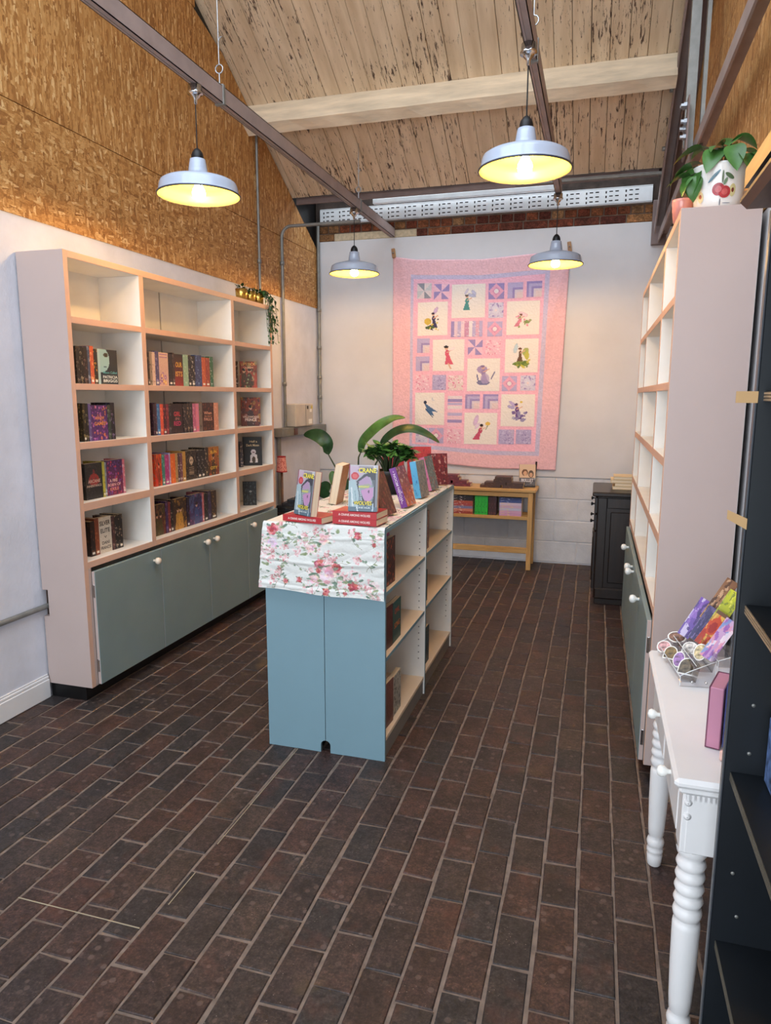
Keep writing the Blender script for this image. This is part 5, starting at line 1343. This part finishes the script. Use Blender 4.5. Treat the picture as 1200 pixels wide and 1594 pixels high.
brn = (70, 46, 38); DG = 'dark brown books on the pine table'
for (x, z, h, d) in ((-.93, 0, .19, 'lowest dark brown book at the island end of the pile'), (-.72, 0, .19, 'lowest dark brown book beside the upright portrait book'), (-.885, 1, .20, 'second layer dark brown book at the island end'), (-.70, 1, .16, 'second layer dark brown book beside the portrait book'), (-.815, 2, .17, 'third layer dark brown book in the low pile'), (-.81, 3, .155, 'topmost dark brown book with pale cover on the low pile')):
    flat(d, x, 6.64, TZ+z*.0265, brn, .026, .13, h, 0, (110, 84, 70), DG)
cv = Canvas(34, 46, (222, 190, 158)); cv.ell(.34, .36, .19, .15, (104, 66, 42)); cv.ell(.36, .40, .12, .11, (214, 164, 128)); cv.ell(.72, .42, .17, .16, (96, 74, 58)); cv.ell(.72, .46, .10, .10, (206, 160, 126)); cv.rect(0, .58, 1, 1, (92, 90, 96)); cv.speck(random.Random(2), 20, [(200, 200, 204), (60, 58, 60)], .05, .6, (0, .6, 1, 1)); cv.rect(0, .93, 1, 1, (40, 34, 36))
book('upright book with two portraits on the pine table', (-.60, 6.72, TZ), .150, .028, .215, (70, 48, 40), (110, 80, 60), rz=R_(12), lean=R_(9), art=cv, titles=[('BULLET', .5, .70, .76, .14, (226, 222, 226))])
bh = thing('book_easel', 'dark wooden book easel behind the upright portrait book', 'book stand', (-.575, 6.80, TZ))
MB().bar((.03, 0, 0), (.045, .03, .235), .012, .012).bar((-.06, 0, 0), (-.045, .03, .20), .012, .012).bar((-.06, .008, .06), (.035, .008, .06), .012, .012).build('easel_frame', M['dark'], bh)
SZ = .5055
cols = [((150, 60, 50), 'coral-red'), ((196, 120, 100), 'salmon'), ((120, 120, 160), 'lilac and white'), ((170, 70, 70), 'rose-red'), ((176, 80, 62), 'orange-red'), ((40, 28, 30), 'black-spined'), ((34, 26, 28), 'dark')]
pos = ['bottom', 'second', 'third', 'fourth', 'fifth', 'sixth', 'top']
for i, (c, d) in enumerate(cols):
    flat('%s book, %s of the flat stack by the green books' % (d, pos[i]), -1.19, 6.64, SZ+i*.0252, c, .0247, .13, .20, 0, (226, 200, 190), 'flat stack on the pine table shelf')
for i in range(4):
    book('%s bright green spine upright on the pine table shelf' % ORD[i], (-1.055+i*.031, 6.635, SZ), .125, .0302, .185, (40, 178, 62), (20, 90, 36), rz=R_(90), group='bright green books on the pine table shelf')
for i in range(3):
    book('%s dark maroon spine upright beside the green books' % ORD[i], (-.928+i*.025, 6.635, SZ), .125, .0242, .17+.004*i, (66, 40, 44), (120, 70, 74), rz=R_(90), group='dark books on the pine table shelf')
pc = [((196, 150, 190), 'orchid'), ((206, 160, 196), 'pale orchid'), ((190, 190, 214), 'pale lilac'), ((200, 170, 200), 'mauve'), ((206, 190, 214), 'powder lilac'), ((70, 84, 140), 'royal blue'), ((50, 60, 110), 'dark navy')]
for i, (c, d) in enumerate(pc):
    flat('%s book, %s of the pastel stack by the table leg' % (d, pos[i]), -.735, 6.64, SZ+i*.0248, c, .0243, .13, .205, 0, (226, 206, 140) if i < 5 else (160, 170, 210), 'pastel stack on the pine table shelf')

# ------------------------------------------------------------------ quilt on the back wall
QY = YB-.030
q = thing('patchwork_quilt', 'pink patchwork quilt with appliqued fairies pegged to the wall', 'quilt', (-1.15, QY, .9)); QO = Vector((-1.15, QY, .9))
def lerp(a, b, t): return a+(b-a)*t
TOPL = [(-1.979, 2.954), (-1.74, 2.915), (-1.496, 2.903), (-1.11, 2.888), (-.664, 2.909), (-.319, 2.925)]
def q_top(x):
    for (a, za), (b, zb) in zip(TOPL, TOPL[1:]):
        if x <= b: return lerp(za, zb, max(0, (x-a)/(b-a)))
    return TOPL[-1][1]
def q_depth(x, z):
    d = .012 + .006*math.sin(7*(x+1.2)+1.4*z) + .004*math.sin(4.1*z-3*x)
    d += .012*math.exp(-((x+.32-(z-2.9)*.22)**2)/.002) * max(0, min(1, (z-1.2)))          # drag fold from the peg
    d += .010*math.exp(-((x+1.9-(2.95-z)*.12)**2)/.003)*max(0, min(1, (z-1.9)))
    d += .014*math.exp(-((x+1.62+(z-1.15)*.35)**2)/.004)*max(0, min(1, 1.9-z))
    return d
def q_pt(x, z, lift=0.0): return Vector((x, QY-q_depth(x, z)-lift, z))-QO
def base_fn(u, v):
    xl = lerp(-1.975, -1.979, v); xr = lerp(-.353, -.305, v); x = lerp(xl, xr, u)
    zb = lerp(.985, .918, min(1, u*1.6)); z = lerp(zb, q_top(x), v); return q_pt(x, z)
cv = Canvas(120, 150, (238, 190, 197))
Xw = np.interp(cv.X, [0, 1], [-1.977, -.33]); Zw = np.interp(cv.Y, [0, 1], [2.915, .94])
def band(x0, x1, z0, z1): return (Xw > x0) & (Xw < x1) & (Zw > z0) & (Zw < z1)
cv.put(band(-1.80, -.50, 1.07, 2.765), (206, 192, 218)); cv.put(band(-1.765, -.53, 1.105, 2.725), (246, 188, 207))
rq = random.Random(6)
cv.a += np.array([rq.uniform(-6, 6) for _ in range(120*150)]).reshape(150, 120, 1)
me = grid_mesh('backing_cloth', cv, base_fn)
o_ = link('backing_cloth', me, M['cotton'], q)
for p in me.polygons: p.use_smooth = True
so = o_.modifiers.new('thickness', 'SOLIDIFY'); so.thickness = .004; so.offset = 1
LAV = (190, 176, 212); DLAV = (160, 144, 194); LIL = (214, 206, 226); CRM = (238, 228, 218); PNK = (244, 196, 212); HOT = (214, 110, 150)
def patch_canvas(t, v):
    n = 28; cv = Canvas(n, n, CRM); r = random.Random(hash((t, v)) & 255)
    if t == 'pw':
        a, b = ((206, 204, 206), (150, 150, 160)) if v == 0 else (DLAV, PNK)
        cv.rect(0, 0, 1, 1, (232, 214, 214) if v == 0 else PNK)
        for k in range(4):
            P4 = [(.5, .5), (0, 0), (.5, 0)]
            ang = k*math.pi/2; R4 = lambda p: (.5+(p[0]-.5)*math.cos(ang)-(p[1]-.5)*math.sin(ang), .5+(p[0]-.5)*math.sin(ang)+(p[1]-.5)*math.cos(ang))
            cv.poly([R4(p) for p in P4], a if (v or k % 2) else b)
    elif t == 'di':
        cv.rect(0, 0, 1, 1, DLAV if v else LAV); cv.poly([(.5, 0), (1, .5), (.5, 1), (0, .5)], (232, 170, 196)); cv.poly([(.5, .22), (.78, .5), (.5, .78), (.22, .5)], (214, 150, 186)); cv.ell(.5, .5, .14, .14, (236, 226, 228))
    elif t == 'lc':
        cv.rect(0, 0, 1, 1, (222, 206, 214)); c1 = DLAV if v else LAV
        for k, c in enumerate((c1, LAV, DLAV)): 
            w = k*.16; cv.rect(w, w, 1, w+.15, c); cv.rect(w, w, w+.15, 1, c)
        cv.rect(.62, .62, 1, 1, (230, 206, 206))
    elif t == 'st':
        cv.rect(0, 0, 1, 1, LIL); cv.speck(r, 60, [LAV, DLAV, (220, 214, 230)], .06); cv.ell(.5, .5, .22, .22, (222, 216, 230)); cv.ell(.5, .5, .09, .09, (240, 220, 220))
    elif t == 'dots':
        bgc = ((238, 190, 206), (182, 170, 208), (232, 210, 206))[v]; cv.rect(0, 0, 1, 1, bgc)
        cv.speck(r, 70, [(250, 222, 230), (226, 140, 170), (240, 206, 214)] if v != 1 else [(206, 196, 226), (156, 142, 190), (196, 184, 216)], .05)
    elif t == 'bars':
        for k, c in enumerate((DLAV, (226, 200, 214), LAV, (238, 206, 214), (206, 150, 180), (232, 222, 226), LAV, (222, 170, 190), LAV)): cv.rect(k/9, 0, (k+1)/9, 1, c)
        cv.speck(r, 40, [(210, 190, 214), (240, 226, 230)], .03)
    elif t == 'barh':
        cv = Canvas(22, 40, PNK)
        for k, c in enumerate(((232, 214, 220), DLAV, LAV, (236, 220, 222), PNK, LAV, (236, 200, 210), DLAV, PNK)): cv.rect(0, k/9, 1, (k+.8)/9, c)
    elif t == 'f':
        cv = Canvas(48, 48, (240, 230, 222))
        def wing(x, y, rx, ry, c, rot): cv.ell(x, y, rx, ry, c, .75, rot); cv.ell(x, y, rx*.7, ry*.6, tuple(min(255, k+24) for k in c), .6, rot)
        def figure(x, y, dress, hair, lean=0.0, s=1.0):
            cv.poly([(x, y), (x+.10*s+lean, y+.34*s), (x-.12*s+lean, y+.34*s)], dress); cv.ell(x, y+.06*s, .055*s, .09*s, dress)
            cv.ell(x-lean*.3, y-.07*s, .045*s, .05*s, (222, 176, 150)); cv.ell(x-lean*.3-.01, y-.10*s, .055*s, .035*s, hair); cv.line(x, y+.04*s, x+.14*s, y-.03*s, .014, (222, 176, 150))
        if v == 0: wing(.66, .26, .10, .05, (176, 176, 206), .9); wing(.60, .34, .13, .05, (166, 170, 200), .3); wing(.44, .22, .10, .04, (196, 186, 206), -1.1); figure(.46, .44, (84, 150, 146), (110, 96, 90))
        elif v == 1: wing(.6, .26, .12, .06, (190, 160, 200), -1.0); figure(.54, .44, (66, 60, 96), (70, 50, 70), .04); cv.ell(.34, .58, .12, .1, (214, 180, 80)); cv.ell(.42, .76, .16, .05, (84, 104, 60)); cv.speck(random.Random(2), 14, [(52, 50, 66), (214, 190, 90)], .03, .9, (.3, .5, .7, .85))
        elif v == 2: wing(.5, .40, .16, .07, (232, 196, 206), .3); figure(.42, .48, (214, 130, 150), (120, 80, 70), -.1, .8); cv.ell(.62, .62, .1, .05, (140, 156, 96)); cv.speck(random.Random(5), 16, [(226, 140, 160), (150, 166, 110)], .03, .9, (.3, .45, .75, .78))
        elif v == 3: figure(.46, .36, (216, 96, 120), (50, 40, 40), .08, 1.25); wing(.62, .30, .10, .05, (236, 214, 214), -.5); cv.line(.5, .76, .58, .92, .02, (222, 176, 150))
        elif v == 4: wing(.32, .28, .06, .15, (176, 196, 206), .2); wing(.62, .38, .09, .12, (150, 160, 70), .5); figure(.46, .38, (110, 80, 60), (90, 54, 44), 0, .9); cv.ell(.5, .74, .24, .08, (126, 146, 72)); cv.ell(.66, .5, .07, .12, (196, 190, 90)); cv.speck(random.Random(7), 16, [(96, 120, 60), (206, 190, 80)], .04, .8, (.25, .62, .75, .84))
        elif v == 5: cv.ell(.46, .34, .16, .12, (170, 150, 190)); figure(.50, .36, (150, 130, 176), (140, 120, 160), .06, 1.2); cv.ell(.5, .74, .2, .08, (120, 120, 160)); cv.line(.3, .5, .36, .72, .02, (110, 110, 150)); cv.line(.74, .62, .84, .42, .02, (120, 116, 150)); cv.ell(.55, .62, .14, .16, (180, 160, 196), .7)
        elif v == 6: cv.poly([(.30, .28), (.42, .38), (.78, .60), (.58, .58), (.66, .74), (.44, .62)], (78, 110, 150)); cv.ell(.34, .30, .05, .06, (50, 56, 80)); cv.line(.36, .5, .6, .76, .018, (60, 90, 130)); cv.ell(.62, .2, .06, .06, (206, 206, 214)); cv.ell(.65, .18, .05, .05, (240, 230, 222))
        elif v == 7: wing(.34, .30, .14, .05, (170, 150, 200), .7); wing(.30, .40, .12, .05, (150, 140, 190), .3); figure(.48, .42, (104, 76, 140), (90, 70, 120), .06, 1.05); cv.speck(random.Random(8), 24, [(150, 140, 180), (110, 90, 150), (170, 166, 190)], .05, .9, (.32, .55, .76, .8)); cv.ell(.60, .24, .04, .04, (226, 196, 90))
        else: wing(.36, .24, .07, .18, (206, 170, 206), .3); wing(.40, .42, .05, .12, (216, 190, 214), .6); figure(.50, .50, (196, 80, 110), (54, 36, 36), -.12, 1.05); cv.ell(.72, .34, .07, .06, (232, 190, 90)); cv.line(.66, .54, .72, .4, .012, (110, 130, 80))
    return cv
QB = [('pw', -1.731, -1.587, 2.549, 2.692, 0), ('pw', -1.563, -1.413, 2.536, 2.678, 1), ('f', -1.387, -1.067, 2.356, 2.667, 0), ('di', -1.037, -0.89, 2.521, 2.664, 1), ('lc', -0.858, -0.715, 2.522, 2.664, 0), ('lc', -0.682, -0.543, 2.527, 2.668, 1), ('f', -1.723, -1.424, 2.198, 2.513, 1), ('st', -1.034, -0.893, 2.349, 2.489, 0), ('f', -0.86, -0.555, 2.188, 2.495, 2), ('bars', -1.39, -1.086, 2.179, 2.326, 0), ('di', -1.04, -0.898, 2.178, 2.316, 0), ('lc', -1.728, -1.6, 2.034, 2.172, 0), ('f', -1.567, -1.256, 1.858, 2.157, 3), ('pw', -1.222, -1.082, 2.009, 2.152, 1), ('dots', -1.051, -0.905, 2.006, 2.149, 0), ('f', -0.865, -0.554, 1.839, 2.151, 4), ('lc', -1.74, -1.601, 1.86, 2.0, 0), ('f', -1.224, -0.91, 1.665, 1.974, 5), ('dots', -1.738, -1.599, 1.672, 1.826, 0), ('dots', -1.569, -1.432, 1.676, 1.82, 1), ('dots', -1.41, -1.262, 1.67, 1.815, 2), ('di', -0.887, -0.745, 1.665, 1.806, 0), ('st', -0.712, -0.57, 1.67, 1.811, 0), ('f', -1.743, -1.444, 1.333, 1.649, 6), ('barh', -1.411, -1.267, 1.321, 1.618, 0), ('lc', -1.237, -1.095, 1.495, 1.634, 1), ('lc', -1.064, -0.918, 1.496, 1.635, 1), ('f', -0.888, -0.568, 1.33, 1.635, 7), ('f', -1.241, -0.921, 1.152, 1.457, 8), ('st', -1.736, -1.608, 1.155, 1.3, 0), ('di', -1.6, -1.449, 1.151, 1.302, 0), ('dots', -1.412, -1.271, 1.155, 1.297, 0), ('dots', -0.903, -0.756, 1.158, 1.298, 1), ('dots', -0.738, -0.592, 1.162, 1.3, 1)]
for (t, xa, xb, za, zb, v) in QB:
    me = grid_mesh('quilt_block', patch_canvas(t, v), lambda a, b: q_pt(lerp(xa, xb, a), lerp(za, zb, b),    .0065+.002*math.sin(math.pi*a)*math.sin(math.pi*b)))
    for p in me.polygons: p.use_smooth = True
    link('fairy_block' if t == 'f' else 'quilt_block', me, M['cotton'], q)
for x, z, d in ((-1.972, 2.985, 'wooden peg clip at the quilt corner nearer the lamp row'), (-.312, 2.955, 'wooden peg clip at the quilt corner nearer the bookcase')):
    c = thing('wooden_peg', d, 'clothes peg', (x, QY, z), (0, R_(-8), 0), 'quilt pegs')
    MB().box(-.017, .017, -.030, -.018, -.045, .045, bev=.004).build('front_jaw', wood_mat('peg_wood', (146, 104, 66), (176, 132, 90), 2), c)
    MB().box(-.017, .017, -.012, -.001, -.045, .045, bev=.004).build('back_jaw', M['pine_leg'], c)
    MB().lathe([(.001, 0), (.006, 0), (.006, .02), (.001, .02)], 10, (0, -.030, 0), T=Matrix.Rotation(R_(90), 4, 'X')).build('spring', M['galvd'], c)

# ------------------------------------------------------------------ dark side table with black books and the red lamp
sd = thing('side_table', 'low dark side table between the wall bookcase and back wall', 'table', (-2.48, 5.62, 0)); o = (-2.48, 5.62, 0)
MB(o).box(-2.715, -2.22, 5.36, 5.90, .60, .635, bev=.005).build('table_top', M['dark'], sd)
for xx in (-2.69, -2.25):
    for yy in (5.39, 5.87): MB(o).box(xx-.02, xx+.02, yy-.02, yy+.02, 0, .60, bev=.003).build('leg', M['dark'], sd)
MB(o).box(-2.70, -2.26, 5.40, 5.42, .52, .60).box(-2.26, -2.24, 5.41, 5.85, .52, .60).build('apron', M['dark'], sd)
for i, (x, z, d) in enumerate(((-2.50, 0, 'bottom black book by the lamp foot'), (-2.47, 1, 'second black book in the stack by the red lamp'), (-2.44, 2, 'third black book in the stack by the red lamp'), (-2.41, 3, 'upper black book in the stack by the red lamp'), (-2.36, 4, 'topmost black book in the stack by the red lamp'))):
    flat(d, x, 5.47+.01*i, .6355+z*.0272, (26, 28, 30), .0268, .13, .26-.03*i, R_(2), (70, 74, 76), 'black books on the dark side table')
sl_ = thing('red_lamp', 'small lamp with red patterned shade on the dark side table', 'table lamp', (-2.615, 5.60, .6355))
MB().lathe([(.001, 0), (.05, 0), (.05, .012), (.014, .03), (.011, .06), (.011, .33), (.001, .33)], 20).build('base', wood_mat('lamp_wood', (96, 66, 46), (126, 90, 62), 2), sl_)
t = NT('red_lattice_shade'); w_ = t.new('ShaderNodeTexVoronoi'); w_.inputs['Scale'].default_value = 90; t.L(t.coord((1, 1, .7)), w_.inputs['Vector'])
t.base(t.ramp(w_.outputs['Distance'], [(.28, lin((178, 62, 60))), (.42, lin((224, 150, 136)))])); t.set(Roughness=.8)
shd = MB().lathe([(.046, .325), (.036, .455)], 28).build('lamp_shade', t.mat, sl_)
MB().lathe([(.0475, .322), (.0475, .332), (.046, .332), (.046, .322), (.0475, .322)], 28).build('lower_trim', paint('red_trim', (150, 30, 36), .7), shd)
MB().lathe([(.0375, .450), (.0375, .460), (.035, .460), (.035, .450), (.0375, .450)], 28).build('upper_trim', paint('red_trim', (150, 30, 36), .7), shd)

# ------------------------------------------------------------------ on the white console: acrylic racks, bookmarks, stickers, boxed books
AZ = .7615
def sheet(mb, pts, t):
    a, b, c = Vector(pts[0]), Vector(pts[1]), Vector(pts[2]); n = (b-a).cross(c-a).normalized()*t
    m = len(pts); vs = [Vector(p) for p in pts]+[Vector(p)+n for p in pts]
    mb.add(vs, [tuple(reversed(range(m))), tuple(range(m, 2*m))]+[(i, (i+1) % m, (i+1) % m+m, i+m) for i in range(m)])
EDGE = paint('polished_acrylic_edge', (232, 238, 240), .15, var=.01, spec=.6)
def rack(name, label, loc, rz, w, steps, depth, rise, lip, base=.012):
    r = thing(name, label, 'display rack', loc, (0, 0, rz))
    for k in range(steps):
        y = k*depth; z = base+k*rise; mb = MB()
        sheet(mb, [(0, y, z), (w, y, z), (w, y+depth*.9, z), (0, y+depth*.9, z)], .0025)
        mb2 = MB(); sheet(mb2, [(0, y, z), (w, y, z), (w, y-.006, z+lip), (0, y-.006, z+lip)], .0025)
        mb3 = MB(); sheet(mb3, [(0, y+depth*.9, z), (w, y+depth*.9, z), (w, y+depth*1.15, z+rise*1.5), (0, y+depth*1.15, z+rise*1.5)], .0025)
        ed = MB().tube([(0, y-.006, z+lip), (w, y-.006, z+lip)], .0012, 5); ed.build('polished_edge', EDGE, r)
        for nm, m_ in (('tray', mb), ('front_lip', mb2), ('back_rest', mb3)): m_.build(nm, M['acrylic'], r)
    tot = depth*steps*1.05
    for x in (0, w):
        mb = MB(); sheet(mb, [(x, -.004, 0), (x, tot, 0), (x, tot, base+rise*steps), (x, depth*.5, base+.035), (x, -.004, base+.02)], .003); MB().tube([(x, -.004, .001), (x, -.004, base+.02), (x, depth*.5, base+.035), (x, tot, base+rise*steps), (x, tot, .001)], .0012, 5).build('polished_edge', EDGE, r); e = mb.build('side_cheek', M['acrylic'], r)
        for yy in (.03, .07):
            MB().lathe([(.004, -.001), (.004, .005), (.001, .005)], 10, (x, yy, .014), T=Matrix.Rotation(R_(90), 4, 'Y')).build('screw', M['chrome'], e)
    return r
# rack opens towards the aisle (-x): width along -y .. +y
r1 = rack('sticker_rack', 'clear stepped acrylic rack with stickers at the console front edge', (.243, 2.455, AZ), R_(-82), .29, 2, .045, .035, .018)
r2 = rack('bookmark_rack', 'clear acrylic rack holding the leaning bookmarks behind the stickers', (.352, 2.452, AZ), R_(-82), .26, 1, .07, .05, .02, .06)
def card(nm, label, c, w, h, dirx, cvs, tilt, group, thick=.0012, shape=None, back=(240, 238, 232)):
    """thin printed card: width along dirx (horizontal angle), leaning back by tilt"""
    t = thing(nm, label, nm.split('_')[-1], c, (0, 0, 0), group)
    t.rotation_euler = (Matrix.Rotation(dirx, 3, 'Z') @ Matrix.Rotation(-tilt, 3, 'X')).to_euler()
    if shape is None: MB().box(-w/2, w/2, 0, thick, 0, h).build('card', paint('card_stock', back, .5), t)
    else:
        n = len(shape); mb = MB(); vs = [(a*w/2, 0, b*h) for a, b in shape]; vs += [(a, thick, b) for a, _, b in vs]
        mb.add(vs, [tuple(range(n)), tuple(reversed(range(n, 2*n)))]+[((i+1) % n, i, i+n, (i+1) % n+n) for i in range(n)]); mb.build('card', paint('card_stock', back, .5), t)
    k = .86 if shape else 1.0
    if shape:
        n = len(shape); mb = MB(); mb.add([(a*w/2*k, -.0004, .5*h+(b-.5)*h*k) for a, b in shape], [tuple(range(n))]); mb.build('printed_picture', cvs, t)
    else:
        link('printed_picture', grid_mesh('printed_picture', cvs, lambda u, v: (-w/2+u*w, -.0005, v*h)), M['print'], t)
    return t
def bm_art(seed, c0, c1, cols, n=40, big=.12):
    r = random.Random(seed); cv = Canvas(14, 52, c0).grad(c0, c1); cv.speck(r, n, cols, big, .8, asp=.35); return cv
sx = R_(-78)
a1 = bm_art(1, (120, 80, 170), (110, 84, 160), [(226, 214, 232), (150, 110, 190), (70, 50, 110)], 20, .3)
a2 = bm_art(2, (74, 66, 108), (66, 58, 104), [(100, 90, 136), (56, 50, 90), (130, 110, 160)], 60)
a3 = bm_art(3, (206, 160, 70), (150, 60, 40), [(206, 70, 40), (170, 44, 30), (226, 180, 80)], 34, .25); a3.rect(0, 0, 1, .1, (110, 76, 50)); a3.ell(.5, .42, .42, .26, (196, 70, 36)); a3.ell(.5, .46, .26, .16, (160, 36, 30))
a4 = bm_art(4, (206, 170, 200), (190, 140, 190), [(150, 90, 170), (226, 150, 170), (120, 150, 200), (240, 220, 226)], 40, .22)
a5 = bm_art(5, (130, 84, 52), (190, 140, 104), [(90, 54, 34), (214, 170, 130), (70, 40, 30)], 40, .15)
a6 = bm_art(6, (206, 204, 40), (150, 160, 50), [(120, 130, 50), (226, 220, 90), (170, 176, 60)], 50, .12)
BMG = 'bookmarks in the acrylic rack'
def lean_card(label, p0, p1, w, art, side=(.35, -.93)):
    """bookmark strip from its foot p0 to its head p1"""
    p0, p1 = Vector(p0), Vector(p1); z = (p1-p0); h = z.length; z.normalize(); x = Vector((side[0], side[1], 0)); x = (x-z*x.dot(z)).normalized(); y = z.cross(x)
    t = thing('bookmark', label, 'bookmark', p0, (0, 0, 0), BMG)
    t.rotation_euler = Matrix(((x.x, y.x, z.x), (x.y, y.y, z.y), (x.z, y.z, z.z))).to_euler()
    MB().box(-w/2, w/2, -.0006, .0006, 0, h).build('card', paint('card_stock', (240, 238, 232), .5), t)
    for s in (-1, 1):
        link('printed_face', grid_mesh('printed_face', art, lambda u, v: (-w/2+u*w, s*.0010, v*h)), M['print'], t)
lean_card('purple bookmark with white blossoms in the acrylic rack', (.309, 2.42, .836), (.377, 2.44, .960), .038, a1, (1, -.1))
lean_card('dark violet bookmark in the acrylic rack', (.337, 2.38, .840), (.397, 2.40, .945), .038, a2, (1, -.1))
lean_card('brown tree-bark bookmark standing tallest in the acrylic rack', (.372, 2.41, .900), (.450, 2.435, 1.032), .040, a5, (1, -.1))
lean_card('orange and gold bookmark with red centre in the acrylic rack', (.350, 2.33, .842), (.416, 2.35, .945), .040, a3, (1, -.1))
lean_card('lime green bookmark beside the black unit', (.397, 2.37, .900), (.456, 2.39, 1.005), .044, a6, (1, -.1))
lean_card('lilac and pink patterned bookmark nearest the pink boxed book', (.352, 2.22, .838), (.423, 2.24, .955), .040, a4, (1, -.1))
def arch(): return [(math.cos(a), .5+.5*math.sin(a)) for a in [math.pi*i/8 for i in range(9)]]+[(-1, 0), (1, 0)]
def oval(): return [(math.cos(a), .5+.5*math.sin(a)) for a in [2*math.pi*i/14 for i in range(14)]]
def sticker(label, c, w, h, rgb, shape, rz=-20):
    card('fairytale_sticker', label, c, w, h, R_(rz), paint('sticker_print_%d_%d_%d' % rgb, rgb, .4, var=.5, scale=70), R_(52), 'stickers in the acrylic rack', shape=shape)
sticker('round pink rose sticker in the front tier of the rack', (.248, 2.405, .7765), .046, .050, (206, 150, 150), oval())
sticker('arched brown and green sticker in the front tier of the rack', (.264, 2.350, .7765), .042, .052, (120, 96, 50), arch())
sticker('blue and magenta bottle sticker in the front tier of the rack', (.280, 2.280, .7765), .036, .062, (150, 110, 170), oval())
sticker('dark framed landscape sticker at the near end of the rack', (.297, 2.225, .7765), .046, .062, (96, 84, 66), arch())
sticker('wide arched brown sticker in the back tier of the rack', (.288, 2.420, .811), .060, .045, (130, 90, 70), oval())
sticker('pale cream book sticker in the back tier of the rack', (.318, 2.325, .811), .046, .045, (206, 196, 190), arch())
sticker('beige vase sticker with orange top in the back tier', (.338, 2.265, .811), .040, .065, (206, 184, 140), oval())
pb = thing('boxed_book', 'pink slipcased book standing on the white console', 'book', (.299, 1.786, AZ), (0, 0, R_(-18)))
MB().box(0, .032, 0, .115, 0, .157, bev=.002).build('slipcase', paint('dusty_pink_board', (186, 126, 150), .5, var=.03), pb)
MB().box(-.0015, .0005, -.0015, .0005, 0, .1575).box(-.0015, .0005, 0, .115, .156, .1585).box(0, .032, .1145, .1165, .156, .1585).box(0, .032, -.0015, .0005, 0, .0015).build('dark_edging', paint('plum_edging', (110, 60, 84), .5), pb)
b2 = thing('blue_book', 'dark blue illustrated book beside the pink slipcase', 'book', (.333, 1.768, AZ+.0125), (0, 0, R_(-18)))
MB().box(0, .004, 0, .13, 0, .165).box(.036, .04, 0, .13, 0, .165).box(.004, .036, 0, .004, 0, .165).build('cover', paint('night_blue_cover', (52, 62, 124), .4, var=.3, scale=40), b2)
MB().box(.004, .036, .004, .128, .002, .163).build('pages', M['pages'], b2)
MB().box(.012, .018, -.0012, 0, .04, .11).build('spine_lettering', paint('ink_200_200_214', (200, 200, 214), .4), b2)
fs_ = thing('book_easel', 'small pink plastic easel under the blue book', 'book stand', (.358, 1.765, AZ), (0, 0, R_(-18)))
MB().box(-.022, .03, -.05, .12, 0, .0115, bev=.003).box(-.022, .03, -.055, -.044, .0, .026, bev=.003).build('foot', paint('pale_pink_plastic', (222, 180, 168), .35), fs_)
ah = thing('acrylic_stand', 'low clear acrylic stand on the near end of the console', 'display stand', (.42, 1.655, AZ))
mb = MB(); sheet(mb, [(-.08, -.035, .03), (.08, -.035, .03), (.08, .035, .03), (-.08, .035, .03)], .003); mb.build('deck', M['acrylic'], ah)
for x in (-.08, .08):
    mb = MB(); sheet(mb, [(x, -.035, 0), (x, .035, 0), (x, .035, .03), (x, -.035, .03)], .003); mb.build('leg', M['acrylic'], ah)
